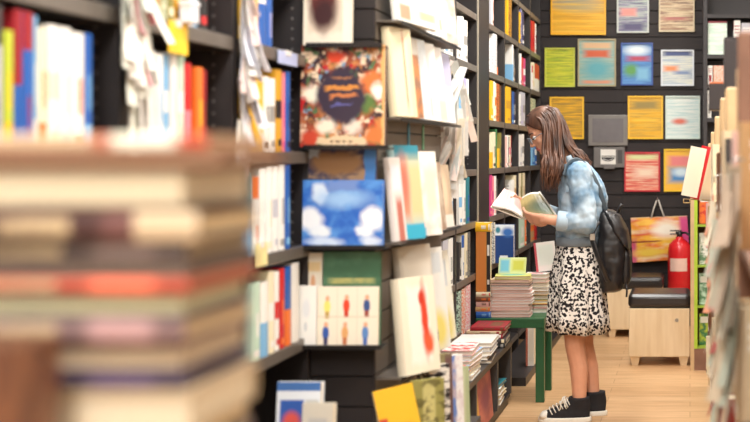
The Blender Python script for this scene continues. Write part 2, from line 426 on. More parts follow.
# far cells: bay index, level, gap before the first book, [(thickness, height, colour, colour2, style, recess)], lean of first
CELLS = [
 (0, 2.17, .10, [(.05, .25, 'silver', 'rose', 1, .0), (.04, .24, 'rose', 'brown', 1, .0), (.05, .23, 'charcoal', None, 0, .03)]),
 (1, 2.17, .12, [(.06, .25, 'yellow', 'mustard', 1, .0), (.05, .25, 'yellow', 'brown', 4, .01), (.10, .25, 'brown', 'mustard', 6, .0), (.06, .24, 'grey', 'tan', 1, .03)]),
 (2, 2.17, .06, [(.06, .22, 'yellow', 'charcoal', 1, .0), (.07, .25, 'navy', 'lavender', 6, .0), (.12, .24, 'navy', 'white', 1, .0)]),
 (3, 2.17, .12, [(.18, .235, 'red', 'crimson', 0, .0), (.06, .23, 'white', 'red', 1, .0)]),
 (0, 1.88, .14, [(.025, .24, 'rose', 'pink', 0, .04), (.02, .24, 'white', None, 0, .025), (.15, .245, 'white', 'silver', 6, .0), (.03, .05, 'orange', None, 0, .0)]),
 (1, 1.88, .36, [(.04, .25, 'white', 'sky', 5, .0), (.04, .22, 'grey', 'white', 1, .0), (.04, .16, 'charcoal', 'tan', 1, .0)]),
 (2, 1.88, .10, [(.06, .22, 'white', 'lavender', 1, .0), (.12, .2, 'red', 'pink', 1, .0), (.1, .2, 'magenta', 'white', 4, .0)]),
 (3, 1.88, .10, [(.06, .18, 'white', 'red', 3, .0), (.12, .21, 'cream', 'white', 1, .0), (.3, .21, 'red', 'white', 5, .0)]),
 (0, 1.59, .07, [(.12, .24, 'yellow', 'cream', 1, .0), (.05, .24, 'white', 'mustard', 1, .0), (.05, .235, 'cream', 'orange', 4, .0), (.14, .235, 'brown', 'orange', 6, .0), (.06, .23, 'brown', 'black', 0, .0)]),
 (1, 1.59, .08, [(.22, .24, 'yellow', 'mustard', 4, .0), (.04, .225, 'charcoal', None, 0, .0), (.08, .22, 'blue', 'sky', 1, .0), (.07, .22, 'navy', 'white', 1, .0)]),
 (2, 1.59, .06, [(.06, .22, 'white', 'grey', 1, .0), (.13, .24, 'silver', 'lavender', 1, .0), (.12, .24, 'silver', 'grey', 4, .0)]),
 (3, 1.59, .06, [(.12, .22, 'cream', 'green', 6, .0), (.16, .22, 'mint', 'olive', 6, .0)]),
 (0, 1.30, .05, [(.12, .21, 'cream', 'yellow', 5, .0), (.1, .22, 'cream', 'charcoal', 1, .0), (.05, .24, 'green', 'olive', 1, .0), (.12, .12, 'yellow', 'mustard', 0, .0), (.06, .22, 'olive', 'charcoal', 1, .0)]),
 (1, 1.30, .05, [(.07, .2, 'rose', 'white', 1, .0), (.05, .21, 'white', 'crimson', 1, .0), (.04, .2, 'charcoal', 'white', 1, .0), (.06, .21, 'cream', 'pink', 4, .0), (.04, .21, 'crimson', 'white', 1, .0)]),
 (2, 1.30, .05, [(.16, .22, 'white', 'silver', 1, .0), (.1, .23, 'white', 'grey', 4, .0)]),
 (3, 1.30, .10, [(.2, .2, 'sky', 'blue', 1, .0), (.1, .2, 'blue', 'white', 4, .0)]),
 (0, 1.01, .04, [(.1, .25, 'magenta', 'pink', 1, .0), (.06, .24, 'pink', 'magenta', 4, .0), (.1, .24, 'white', 'rose', 1, .0), (.06, .22, 'charcoal', None, 0, .0)]),
 (1, 1.01, .34, [(.05, .19, 'white', 'grey', 1, .0), (.06, .2, 'white', None, 0, .0), (.1, .23, 'cream', 'tan', 4, .0)]),
 (2, 1.01, .06, [(.1, .24, 'cream', 'olive', 1, .0), (.05, .24, 'olive', 'cream', 0, .0), (.16, .24, 'cream', 'tan', 1, .0)]),
 (2, .72, .05, [(.3, .24, 'mint', 'white', 1, .0), (.08, .22, 'orange', 'cream', 1, .0)]),
 (3, .72, .05, [(.2, .2, 'tan', 'orange', 4, .0), (.18, .22, 'red', 'crimson', 1, .0)]),
]
LVN = {2.17: 'top shelf', 1.88: 'second shelf down', 1.59: 'third shelf down', 1.30: 'fourth shelf down', 1.01: 'fifth shelf down', .72: 'sixth shelf down'}
for bi, z, gap, bl in CELLS:
    y = FB[bi][0]+.022+gap; n = 0
    lim = FB[bi][1]-.024
    for i, (T, h, cn, c2, st, rec) in enumerate(bl):
        if y+T > lim: T = lim-y
        if T < .012: break
        lab = f'{cn if st in (0,) else cn+" and "+(c2 or STY.get(cn, "white"))} book, {ORD[i]} from left, {LVN[z]}, {FN[bi]}'
        book(lab, .16, T-.002, h, spine_mat(cn, st, c2), M_spine_left(-1.205-rec, y+T-.001, z+.0005), 'books on the tall bookcases past the pillar', False)
        y += T

# white gift box on the second bookcase and shelf tags
o = obj('book', MB().mesh(), WHITE); bpy.data.objects.remove(o)
t = thing('gift_box', 'small white box at the shelf edge beside the yellow tag', 'box', (-1.197, 2.95, 1.6905))
bevel(obj('box', MB().box(-.0, .03, -.022, .022, 0, .04).mesh(), plain((228, 228, 232), .5), t), .003)
bevel(obj('lid', MB().box(-.002, .032, -.024, .024, .04, .052).mesh(), plain((240, 240, 242), .5), t), .003)
def shelf_tag(label, px0, px1, py0, py1, X, mat, group='tags on the shelf edges'):
    d0, d1 = X*F/(px0-CX), X*F/(px1-CX); dm = (d0+d1)/2
    z0, z1 = ZZ(py1, dm), ZZ(py0, dm)
    t = thing('shelf_tag', label, 'shelf tag', (X, dm, z1), group)
    w = (d1-d0)/2
    obj('card', MB().box(.002, .0045, -w, w, z0-z1, 0).mesh(), mat, t)
    obj('clip', MB().box(-.002, .006, -w*.3, w*.3, -.012, .004).mesh(), plain((220, 220, 218), .3), t)
shelf_tag('yellow card tag hanging over the shelf edge of the second bookcase', 167, 186, 22, 54, -1.194, plain((242, 196, 44), .5))
shelf_tag('blue and white price tag on the shelf edge of the third bookcase', 277, 296, 52, 65, -1.194, art('tagb', (214, 222, 240), [('r', 0, 0, 1, 1, (120, 140, 200), .1)]))
shelf_tag('cream tag on the lower shelf edge of the third bookcase', 255, 266, 243, 266, -1.194, plain((236, 222, 158), .5))

# low base ledges in front of the bookcases
o = obj('base_ledge', MB().box(-1.197, -1.0, 2.0, 3.63, 0, .45).box(-1.197, -.995, 2.0, 3.63, .45, .47).mesh(), BLACK)
tag(bevel(o, .003), 'black base ledge under the nearest bookcases', 'ledge')
# grey books leaning on it
for lab, px0, px1, d, H, col, c2, st in (('white and blue book with a pale top edge, upper one low beside the dark panel', 274, 318, 3.575, .255, (226, 230, 236), (54, 92, 170), 0), ('grey and beige book with rounded corner, right one low beside the dark panel', 300, 331, 3.52, .205, (206, 200, 186), (150, 150, 150), 1)):
    W = XX(px1, d)-XX(px0, d)
    m = art(lab, col, [('r', .08, .52, .62, .8, c2, .05), ('e', .35, .55, .2, .12, (220, 90, 80), .3), ('r', -.1, .9, 1.1, 1.1, (70, 110, 170), .02), ('r', .66, .08, .95, .8, (190, 190, 186), .05)] if st == 0 else [('r', .2, .3, .8, .8, (186, 184, 180), .1), ('r', .3, .1, .7, .22, (120, 110, 110), .1)])
    book(lab, W, .035, H, m, M_face(XX(px0, d), d, .472, 0, .12), 'books low beside the dark panel')

# ------------------------------------------------------------------ slatted display tower (end panel to the camera, side panel to the aisle)
TY0, TY1, TX = 3.96, 5.02, -1.0
t = thing('display_tower', 'dark slatted display tower carrying front-facing books beside the aisle', 'display stand', (-1.2, 4.46, 0))
ox, oy = -1.2, 4.46
obj('core', MB().box(-1.5-ox, TX-.016-ox, TY0+.016-oy, TY1-oy, 0, 2.9).mesh(), BLACK, t)
mb = MB(); z = 0
while z < 2.85:
    mb.box(-1.2-ox, TX-ox, TY0-oy, TY0+.017-oy, z+.003, z+.094); z += .097
obj('end_panel', mb.mesh(), SLAT, t)
mb = MB(); z = 0
while z < 2.85:
    mb.box(TX-.017-ox, TX-ox, TY0+.018-oy, TY1-oy, z+.003, z+.094); z += .097
obj('side_panel', mb.mesh(), plain((118, 108, 98), .5, 0, .4, .12, 5), t)
# ledges on the end panel
ED = TY0
def ledge(x0, x1, y0, y1, z, lab, lip='y', name='display_ledge'):
    t = thing(name, lab, 'ledge', ((x0+x1)/2, (y0+y1)/2, z), 'narrow ledges on the display tower')
    hx, hy = (x1-x0)/2, (y1-y0)/2
    obj('plate', MB().box(-hx, hx, -hy, hy, -.006, -.0005).mesh(), DARKMETAL if lip == 'y' else TAUPE, t)
    if lip == 'y': obj('lip', MB().box(-hx, hx, -hy-.003, -hy, -.006, .008).mesh(), DARKMETAL, t)
    else: obj('lip', MB().box(hx, hx+.003, -hy, hy, -.012, -.001).mesh(), DARKMETAL, t)
    return t
GE = 'front-facing books on the end of the display tower'
def endbook(lab, px0, px1, py0, py1, d, mat, T=.02, lean=.05, name='book'):
    x0, x1 = XX(px0, d), XX(px1, d); z0, z1 = ZZ(py1, d), ZZ(py0, d)
    return book(lab, x1-x0, T, z1-z0, mat, M_face(x0, d, z0, 0, lean), GE, True, name)
dE = 3.885
ledge(-1.19, -.955, dE-.01, TY0, ZZ(45.6, dE), 'narrow ledge under the cream and red poster book')
ledge(-1.2, -.935, dE-.01, TY0, ZZ(147.6, dE), 'narrow ledge under the large art book')
ledge(-1.2, -.945, dE-.01, TY0, ZZ(247.6, dE), 'narrow ledge under the bright blue book')
ledge(-1.23, -.955, dE-.02, TY0, ZZ(346.6, dE), 'narrow ledge under the children picture book')
m = art('cream_red', (232, 222, 204), [('r', .1, .12, .9, .9, (222, 206, 186), .05), ('e', .4, .52, .3, .36, (96, 44, 40), .3), ('e', .42, .3, .25, .14, (60, 30, 32), .4), ('e', .38, .75, .18, .1, (150, 60, 50), .4), ('r', .82, 0, 1, 1, (238, 230, 214), .05)], warp=.08)
endbook('cream book with dark red picture, topmost on the slatted end panel', 303, 351, -58, 45, dE, m)
sh = [('n', 5, 6, .50, .03, (156, 74, 46), 1, 1), ('n', 7, 8, .54, .03, (238, 214, 184), 2, 1), ('n', 6, 7, .56, .03, (196, 130, 72), 3, 1), ('n', 8, 9, .60, .03, (78, 110, 70), 4, 1), ('n', 9, 9, .62, .02, (186, 30, 34), 5, 1), ('n', 9, 10, .63, .02, (120, 160, 190), 6, 1),
      ('e', .42, .88, .1, .07, (218, 70, 34), .3), ('e', .85, .62, .14, .12, (226, 120, 60), .3), ('e', .92, .55, .08, .09, (250, 240, 226), .3), ('e', .78, .42, .1, .09, (90, 120, 60), .4), ('e', .14, .52, .12, .08, (236, 232, 214), .4), ('e', .9, .12, .13, .1, (214, 120, 60), .4), ('e', .3, .2, .12, .07, (240, 226, 206), .4), ('e', .62, .2, .1, .08, (226, 214, 200), .4), ('e', .12, .08, .12, .08, (196, 70, 46), .4),
      ('e', .48, .5, .29, .27, (52, 42, 60), .12), ('r', .3, .56, .7, .6, (206, 136, 64), .15), ('r', .36, .66, .62, .69, (150, 100, 70), .2), ('r', .34, .48, .66, .52, (196, 120, 70), .2), ('r', .36, .4, .6, .42, (90, 90, 150), .2), ('r', .2, .02, .78, .1, (220, 196, 160), .05), ('t', .36, .045, .62, .075, (90, 60, 40), 1), ('r', .96, 0, 1.01, 1, (232, 176, 110), .01)]
endbook('large art book cover crowded with orange and red figures around dark centre', 300, 384, 44, 147, dE, art('artbook', (60, 38, 44), sh, warp=.12, wscale=8), .03)
m = art('behindblue', (40, 48, 84), [('n', 3, 8, .52, .06, (186, 150, 110), 3, .8), ('e', .45, .86, .36, .12, (150, 110, 70), .2), ('r', .84, 0, 1, 1, (70, 130, 200), .05), ('r', 0, .9, .2, 1, (180, 190, 200), .2)], warp=.1)
endbook('dark blue and brown book standing behind the bright blue book', 303, 375, 149, 247, dE+.036, m, .02)
m = art('bluebook', (40, 98, 190), [('n', 4, 4, .54, .1, (96, 160, 226), 2, .7), ('e', .22, .8, .1, .14, (214, 228, 244), .3), ('e', .5, .72, .3, .12, (150, 190, 232), .6), ('r', .3, .84, .7, 1, (110, 140, 200), .2), ('e', .1, .42, .16, .16, (236, 240, 246), .25), ('e', .22, .24, .14, .1, (230, 238, 246), .25), ('e', .88, .42, .16, .17, (236, 240, 246), .25), ('e', .78, .24, .12, .1, (228, 236, 246), .25), ('e', .28, .08, .22, .06, (206, 222, 244), .4), ('e', .86, .08, .12, .08, (214, 226, 244), .4)], warp=.12)
endbook('bright blue book with white cloud shapes below the art book', 302, 382, 180, 247, dE, m, .025)
m = art('greenbook', (70, 112, 84), [('r', .1, .66, .9, .72, (206, 196, 120), .1), ('r', .15, .5, .85, .54, (196, 210, 190), .1), ('r', .58, .2, .9, .28, (226, 234, 226), .1), ('n', 3, 5, .56, .1, (92, 136, 104), 1, .8)])
endbook('dark green book with pale lettering behind the children picture book', 322, 379, 252, 346, dE+.034, m, .022)
m = art('whitefig', (238, 228, 210), [('e', .5, .45, .16, .2, (60, 90, 150), .2), ('e', .5, .68, .13, .08, (226, 170, 130), .2), ('r', .2, .8, .9, .9, (236, 210, 160), .1)])
endbook('small cream book with a blue figure left of the green book', 303, 321, 253, 346, dE+.036, m, .015)
def fig(u, v, c, c2): return [('e', u, v, .055, .12, c, .15), ('e', u+.005, v+.14, .035, .045, (226, 172, 136), .2), ('r', u-.035, v-.2, u+.035, v-.08, c2, .1)]
sh = []
for u, v, c, c2 in ((.16, .66, (240, 226, 120), (190, 160, 90)), (.48, .68, (226, 70, 40), (200, 60, 40)), (.82, .68, (60, 86, 140), (150, 70, 60)), (.14, .22, (50, 90, 170), (60, 60, 100)), (.46, .22, (226, 170, 110), (200, 120, 80)), (.8, .22, (96, 140, 200), (80, 110, 180))): sh += fig(u, v, c, c2)
sh += [('r', -.1, .485, 1.1, .5, (214, 200, 176), .02), ('r', .325, -.1, .335, 1.1, (220, 208, 186), .02), ('r', .655, -.1, .665, 1.1, (220, 208, 186), .02)]
endbook('cream picture book with six small standing children on the lowest ledge', 317, 377, 287, 346, dE, art('kids', (242, 232, 212), sh), .02)
m = art('plainwhite', (240, 238, 232), [('e', .62, .62, .14, .16, (222, 224, 226), .3), ('e', .6, .32, .06, .08, (200, 204, 206), .3), ('r', .06, .1, .1, .9, (216, 216, 216), .1)])
endbook('plain white book left of the children picture book', 289, 316, 286, 346, dE-.002, m, .02)

# ---- rows along the aisle side of the tower
GS = 'front-facing books on the aisle side of the display tower'
def siderow(z, lean, items, where):
    ledge(TX, TX+.08, TY0+.02, TY1-.01, z, f'long ledge under {where}', 'x')
    for it in items:
        lab, y0, W, H, mat = it[:5]; T = it[5] if len(it) > 5 else .014; yaw = it[6] if len(it) > 6 else 8; off = it[7] if len(it) > 7 else 0
        x = TX+.066+off
        book(lab, W, T, H, mat, M_face(x, y0, z+.004, math.radians(90-yaw), lean), GS)
L = .11
A = lambda k, base, sh, **kw: art(k, base, sh, **kw)
siderow(1.81, L, [
 ('white book with pale blue sky cover, on the top row of the aisle display', 4.0, 0.4, .36, A('a1', (232, 232, 226), [('r', .3, .22, 1, 1.05, (190, 214, 232), .1), ('r', .06, .02, .3, .16, (214, 150, 120), .2), ('r', .5, .06, .9, .14, (220, 214, 150), .3)]), .02, 8),
 ('white book with green strip, middle of the top aisle row', 4.43, 0.26, .34, A('a2', (228, 232, 230), [('r', .1, .3, .9, .9, (204, 222, 232), .1), ('r', .2, .08, .8, .2, (196, 200, 130), .2)]), .02, 5),
 ('beige book with brown print, far end of the top aisle row', 4.72, 0.24, .36, A('a3', (214, 204, 190), [('n', 3, 8, .52, .1, (176, 150, 130), 2, .7), ('r', .1, .1, .9, .3, (226, 222, 212), .1)]), .02, 4)], 'the top row of aisle books')
siderow(1.50, L, [
 ('cream book with thin red line, first of the second aisle row', 3.99, 0.12, .29, A('b1', (236, 224, 190), [('r', .56, .1, .62, .95, (200, 96, 60), .2), ('r', .8, 0, 1.1, 1, (228, 214, 176), .05)]), .03, 20),
 ('brown and orange book, second of the second aisle row', 4.12, 0.13, .27, A('b2', (150, 110, 84), [('n', 4, 6, .5, .08, (206, 132, 78), 3, .9), ('r', 0, .8, 1, 1, (196, 190, 178), .1)]), .02, 14),
 ('pale blue and white book, third of the second aisle row', 4.25, 0.14, .28, A('b3', (224, 230, 232), [('r', .0, 0, .3, 1, (176, 200, 206), .1), ('n', 3, 4, .55, .1, (204, 210, 214), 3, .8)]), .02, 12),
 ('white book with grey spots, fourth of the second aisle row', 4.39, 0.15, .28, A('b4', (240, 238, 232), [('e', .4, .7, .3, .2, (214, 212, 206), .3), ('r', .1, .05, .6, .3, (236, 216, 190), .2)]), .02, 12),
 ('white book with yellow corner, fifth of the second aisle row', 4.55, 0.15, .28, A('b5', (242, 240, 236), [('r', .5, .0, 1, .3, (240, 226, 190), .3)]), .02, 10),
 ('white and lavender book, far end of the second aisle row', 4.71, 0.16, .27, A('b6', (236, 236, 238), [('r', -.1, .5, 1.1, 1.1, (186, 186, 214), .1), ('e', .5, .3, .3, .2, (220, 220, 230), .3)]), .02, 8)], 'the second row of aisle books')
siderow(1.10, L, [
 ('white and red thin book, first of the third aisle row beside the blue book', 3.985, 0.08, .27, A('c0', (224, 216, 210), [('r', .3, -.1, .8, .5, (190, 110, 96), .2), ('r', .1, .6, .9, .9, (216, 222, 230), .2)]), .02, 12),
 ('turquoise and red striped book, second of the third aisle row', 4.05, 0.13, .31, A('c1', (176, 206, 206), [('r', -.1, .84, 1.1, 1.1, (54, 140, 160), .1), ('r', -.1, .2, .5, .84, (206, 150, 120), .3), ('r', .5, .2, 1.1, .84, (214, 200, 150), .3), ('e', .3, .6, .2, .25, (196, 116, 96), .6), ('r', -.1, -.1, 1.1, .16, (60, 170, 200), .1)]), .03, 24),
 ('large white book with faint pink print, third of the third aisle row', 4.185, 0.19, .29, A('c2', (242, 240, 228), [('n', 4, 5, .55, .1, (232, 190, 180), 3, .6), ('r', .0, .0, .5, .1, (80, 176, 206), .2), ('r', .6, .3, .9, .8, (236, 232, 196), .3)]), .03, 22),
 ('brown and pink photo book, fourth of the third aisle row', 4.39, 0.14, .25, A('c3', (176, 156, 138), [('n', 3, 4, .5, .08, (210, 170, 160), 2, .9), ('e', .5, .5, .25, .3, (232, 210, 196), .4)]), .02, 12),
 ('pale book with lime green edge, fifth of the third aisle row', 4.54, 0.14, .25, A('c4', (196, 180, 160), [('r', -.1, 0, .25, 1, (196, 204, 100), .1), ('n', 4, 4, .52, .1, (150, 120, 100), 2, .8)]), .02, 10),
 ('tan and white book, far end of the third aisle row', 4.7, 0.15, .24, A('c5', (190, 168, 142), [('e', .5, .55, .25, .3, (226, 200, 170), .4), ('r', 0, -.1, 1, .2, (226, 222, 212), .1)]), .02, 8)], 'the third row of aisle books')
siderow(.67, L, [
 ('white book with red figure, nearest on the fourth aisle row', 3.985, 0.17, .31, A('d1', (236, 228, 206), [('r', .2, .1, .8, .9, (242, 238, 226), .1), ('e', .66, .55, .09, .36, (214, 70, 44), .4), ('e', .72, .3, .14, .12, (220, 96, 60), .4), ('e', .6, .78, .07, .08, (200, 60, 40), .3)], warp=.1), .035, 28, .03),
 ('beige book with dark blue band, second on the fourth aisle row', 4.16, 0.21, .40, A('d2', (206, 198, 184), [('r', .1, .26, .95, .86, (228, 222, 208), .1), ('r', -.1, .15, 1.1, .24, (56, 66, 130), .1), ('r', .1, .02, .95, .15, (226, 160, 110), .1), ('r', -.1, -.1, 1.1, .06, (238, 226, 190), .1)]), .025, 18, .0),
 ('pale book with light blue and yellow shapes, third on the fourth aisle row', 4.4, 0.22, .37, A('d3', (228, 228, 222), [('e', .3, .45, .2, .2, (120, 180, 214), .4), ('e', .62, .2, .3, .18, (230, 214, 120), .4), ('r', .1, .75, .9, .95, (206, 212, 214), .1)]), .02, 14, .0),
 ('cream book with yellow foot, far end of the fourth aisle row', 4.66, 0.2, .34, A('d4', (230, 228, 214), [('e', .5, .15, .4, .2, (226, 212, 130), .4), ('r', .2, .6, .8, .9, (200, 206, 208), .1)]), .02, 8, .0)], 'the fourth row of aisle books')
for lab, y, col in (('thin blue bookmark hung on the slats above the third aisle row', 4.42, (40, 140, 176)), ('thin green bookmark hung on the slats above the third aisle row', 4.66, (90, 160, 120))):
    o = obj('bookmark', MB().box(TX+.001, TX+.003, y, y+.035, 1.40, 1.485).box(TX-.0, TX+.004, y+.012, y+.022, 1.482, 1.493).mesh(), plain(col, .4)); tag(o, lab, 'bookmark')

# bench under the tower and along the bookcases
t = thing('display_bench', 'low black bench shelf under the display tower', 'bench', (-1.0, 4.3, 0))
obj('top', MB().box(-.196, .17, -.66, -.345, .315, .345).box(.002, .17, -.345, .66, .315, .345).mesh(), BLACK, t)
obj('base', MB().box(-.196, .1, -.65, -.345, 0, .315).box(.002, .1, -.345, .64, 0, .315).mesh(), BLACK, t)
GL = 'books standing on the low bench under the tower'
m = art('e0', (238, 186, 40), [('r', -.1, -.1, .22, .7, (196, 50, 50), .03), ('r', .3, .2, .8, .6, (220, 160, 40), .2), ('r', 2, -.1, 3, 1.1, (240, 232, 210), .01)])
book('yellow and red book leaning low at the near corner of the tower', .12, .03, .29, m, M_face(-.905, 3.80, .372, .25, .12, -.2), GL)
for lab, y0, W, H, mat, yaw in (
 ('olive green and yellow book, first standing under the aisle rows', 3.98, .11, .31, A('e1', (150, 146, 84), [('r', .3, .0, .7, 1, (196, 190, 126), .2), ('n', 3, 9, .55, .05, (90, 84, 50), 2, .8), ('r', 2, 0, 3, 1, (180, 170, 90), .1)]), 50),
 ('black and white zebra striped book standing under the aisle rows', 4.10, .11, .335, A('e2', (40, 38, 40), [('n', 2, 22, .48, .03, (226, 222, 212), 2, 1), ('r', -.1, -.1, 1.1, .25, (226, 222, 212), .3)]), 45),
 ('olive book right of the zebra striped book', 4.225, .10, .35, A('e3', (140, 132, 96), [('r', .2, .1, .6, .9, (176, 170, 130), .2), ('r', .7, 0, 1, 1, (110, 84, 80), .1)]), 40),
 ('white book with wavy blue stripe, standing under the aisle rows', 4.34, .13, .325, A('e4', (232, 232, 232), [('r', .36, -.1, .72, 1.1, (110, 140, 206), .2), ('n', 2, 7, .54, .06, (206, 190, 196), 2, .8)], warp=.2), 35),
 ('pale green book, far end of the standing books under the tower', 4.54, .12, .25, A('e5', (176, 190, 150), [('r', .2, .1, .8, .9, (206, 212, 180), .2)]), 30)):
    book(lab, W, .025, H, mat, M_face(-.875, y0, .347, math.radians(90-yaw), .04), GL)

# low open bench along the bookcases
t = thing('low_bookshelf', 'low open black shelf unit with flat book piles on top', 'bookshelf', (-1.09, 6.05, 0))
ox, oy = -1.09, 6.05
obj('top', MB().box(-1.195-ox, -.99-ox, 5.04-oy, 6.95-oy, .32, .35).mesh(), plain((58, 54, 53), .4), t)
obj('bottom_board', MB().box(-1.195-ox, -1.0-ox, 5.04-oy, 6.95-oy, .04, .06).mesh(), BLACK, t)
obj('plinth', MB().box(-1.195-ox, -1.01-ox, 5.06-oy, 6.93-oy, 0, .04).mesh(), BLACK, t)
obj('back_panel', MB().box(-1.197-ox, -1.19-ox, 5.04-oy, 6.95-oy, .06, .32).mesh(), BLACK, t)
for y in (5.04, 5.80, 6.44, 6.92): obj('divider', MB().box(-1.19-ox, -.992-ox, y-oy, y+.03-oy, .06, .32).mesh(), plain((66, 62, 60), .4), t)
m = art('redback', (150, 60, 70), [('n', 3, 3, .5, .1, (196, 110, 90), 2, .8), ('r', .0, -.1, .15, 1.1, (210, 160, 60), .1), ('e', .6, .5, .25, .3, (120, 40, 70), .4)])
book('large dark red book facing out of the low black shelf unit', .46, .02, .25, m, M_face(-.995, 5.87, .063, PI/2, .08), 'books in the low black shelf unit')
m = art('greenlow', (96, 120, 80), [('n', 3, 3, .5, .1, (170, 180, 120), 2, .8)])
book('green book facing out of the nearest opening of the low shelf unit', .22, .02, .24, m, M_face(-.995, 5.4, .063, PI/2, .08), 'books in the low black shelf unit')
for i, (cn, c2, tt) in enumerate((('white', 'grey', .03), ('cream', 'olive', .02), ('white', 'sky', .035), ('teal', 'sky', .016))):
    z = .061+sum((.03, .02, .035, .016)[:i])+i*.0008
    book(f'{cn} book, {["lowest", "second from bottom", "third from bottom", "topmost"][i]} in the pile inside the low shelf unit', .17, tt, .24, spine_mat(cn, 1, c2), M_lay(-1.09, 6.7, z, .17, .24, tt, .05*(-1)**i), 'books in the low black shelf unit')
# flat piles on top of it
def pile(items, x, y, z, W, H, group, what, rz=PI/2, jit=.012, parts=True, dx=0, dy=0, pc=(238, 230, 214)):
    n = len(items)
    for i, it in enumerate(items):
        lab, T, mat = it[:3]; w = it[3] if len(it) > 3 else W; h = it[4] if len(it) > 4 else H
        xx = x+random.uniform(-jit, jit)+dx*i; yy = y+random.uniform(-jit, jit)+dy*i
        book(lab, w, T, h, mat, M_lay(xx, yy, z, w, h, T, rz+random.uniform(-.05, .05)), group, parts, pcol=pc)
        z += T+.0008
    return z
POS = lambda i, n: 'bottom' if i == 0 else ('topmost' if i == n-1 else ORD[i]+' from bottom')
REDS = [('white', 'grey', 1), ('cream', 'orange', 4), ('white', 'red', 6), ('red', 'white', 6), ('white', 'sky', 6), ('red', 'white', 6)]
pile([(f'{a} and {b} magazine, {POS(i, len(REDS))} in the red magazine pile', .022, art(('mag', i), RGB[a], [('n', 5, 7, .5, .05, RGB[b], i, .9), ('r', .1, .7, .9, .9, RGB[b], .05), ('r', 2, .2, 3, .6, RGB[b], .1)])) for i, (a, b, s) in enumerate(REDS)], -1.09, 5.83, .351, .20, .27, 'magazines piled on the low shelf unit', 'red', 0)
REDS = [('yellow', 'white', 1), ('white', 'red', 4), ('pink', 'white', 6), ('red', 'sky', 6)]
pile([(f'{a} and {b} magazine, {POS(i, len(REDS))} in the nearer short magazine pile', .022, art(('mag2', i), RGB[a], [('n', 5, 7, .5, .05, RGB[b], i, .9), ('r', .1, .7, .9, .9, RGB[b], .05), ('r', 2, .2, 3, .6, RGB[b], .1)])) for i, (a, b, s) in enumerate(REDS)], -1.09, 5.46, .351, .20, .27, 'magazines piled on the low shelf unit', 'red', 0)
WH = [('charcoal', 'white'), ('white', 'silver'), ('white', 'grey'), ('silver', 'white'), ('white', 'rose')]
pile([(f'{a} book, {POS(i, len(WH))} in the white pile in front of the patterned spines', .02, spine_mat(a, 0), ) for i, (a, b) in enumerate(WH)], -1.09, 6.30, .351, .20, .3, 'white books piled on the low shelf unit', 'white', .06)
DK = [('black', 'grey', .024), ('charcoal', 'cream', .026), ('crimson', 'white', .022), ('beige', 'crimson', .016), ('crimson', 'brown', .02)]
pile([(f'{a} book, {POS(i, len(DK))} in the dark pile at the end of the shelf unit', tt, spine_mat(a, 1, b)) for i, (a, b, tt) in enumerate(DK)], -1.085, 6.79, .351, .26, .185, 'dark books piled on the low shelf unit', 'dark', PI/2)
BL = [('blue', 'sky', .035), ('tan', 'orange', .025), ('rose', 'brown', .03), ('brown', 'orange', .025), ('cream', 'red', .025)]
zt = pile([(f'{a} book, {POS(i, len(BL))} in the small pile under the orange book', tt, spine_mat(a, 1, b)) for i, (a, b, tt) in enumerate(BL)], -1.155, 7.006, .471, .075, .082, 'books in the small pile before the pillar', 'mixed', PI/2, .004)
m = art('orangespine', RGB['ochre'], [('r', .0, .0, .7, 1, (208, 128, 62), .01), ('r', .74, -.1, 1.1, 1.1, (44, 40, 42), .01), ('r', .78, .6, .94, .78, (226, 222, 214), .02), ('r', .78, .12, .94, .2, (226, 222, 214), .02)])
o = book('tall orange and black book standing upright at the foot of the pillar', .08, .045, .335, m, M_face(-1.196, 6.985, zt+.001), 'books before the pillar')
book('yellow book lying on top of the upright orange book', .07, .05, .085, spine_mat('yellow', 1, 'white'), M_lay(-1.155, 7.008, zt+.337, .045, .08, .05, PI/2), 'books before the pillar')

# green table with paper piles
t = thing('low_table', 'low green wooden table holding piles of pink and white magazines', 'table', (-.98, 7.18, 0))
GREEN = plain((36, 92, 56), .35, 0, .5, .1, 10)
bevel(obj('tabletop', MB().box(-.214, .168, -.22, -.13, .415, .47).box(-.17, .168, -.13, .20, .415, .47).mesh(), GREEN, t), .004)
for sx in (-.145, .143):
    for sy in (-.19, .165): bevel(obj('leg', MB().box(sx-.024, sx+.024, sy-.024, sy+.024, 0, .415).mesh(), GREEN, t), .003)
pinks = [('rose', 'white'), ('white', 'rose'), ('rose', 'pink'), ('white', 'sky'), ('white', 'silver'), ('rose', 'white'), ('white', 'pink'), ('rose', 'white'), ('white', 'rose'), ('charcoal', 'white'), ('beige', 'rose')]
zt = pile([(f'{a} magazine, {POS(i, len(pinks))} in the tall pile on the green table', .0185, spine_mat(a, 2, b)) for i, (a, b) in enumerate(pinks)], -1.005, 7.085, .471, .22, .16, 'magazines in the tall pile on the green table', 'pink', 0, .008, pc=(240, 214, 204))
m = art('limebook', (214, 212, 110), [('r', .1, .2, .9, .8, (200, 206, 130), .2), ('e', .5, .5, .3, .3, (120, 190, 170), .4)])
book('yellow green book lying on the tall magazine pile', .2, .018, .16, m, M_lay(-1.0, 7.08, zt+.001, .2, .16, .018, .12), 'books on top of the tall magazine pile')
m = art('limebook2', (206, 214, 150), [('r', .05, .1, .4, .9, (110, 180, 200), .3), ('r', .5, .2, .95, .85, (190, 190, 70), .3)])
book('pale blue and lime picture book tilted up on the tall magazine pile', .155, .012, .10, m, M_face(-1.09, 7.10, zt+.021, 0, .45), 'books on top of the tall magazine pile')
s2 = [('white', 'red'), ('red', 'yellow'), ('yellow', 'orange'), ('teal', 'green'), ('mustard', 'cream'), ('white', 'rose'), ('cream', 'rose'), ('rose', 'white'), ('white', 'pink')]
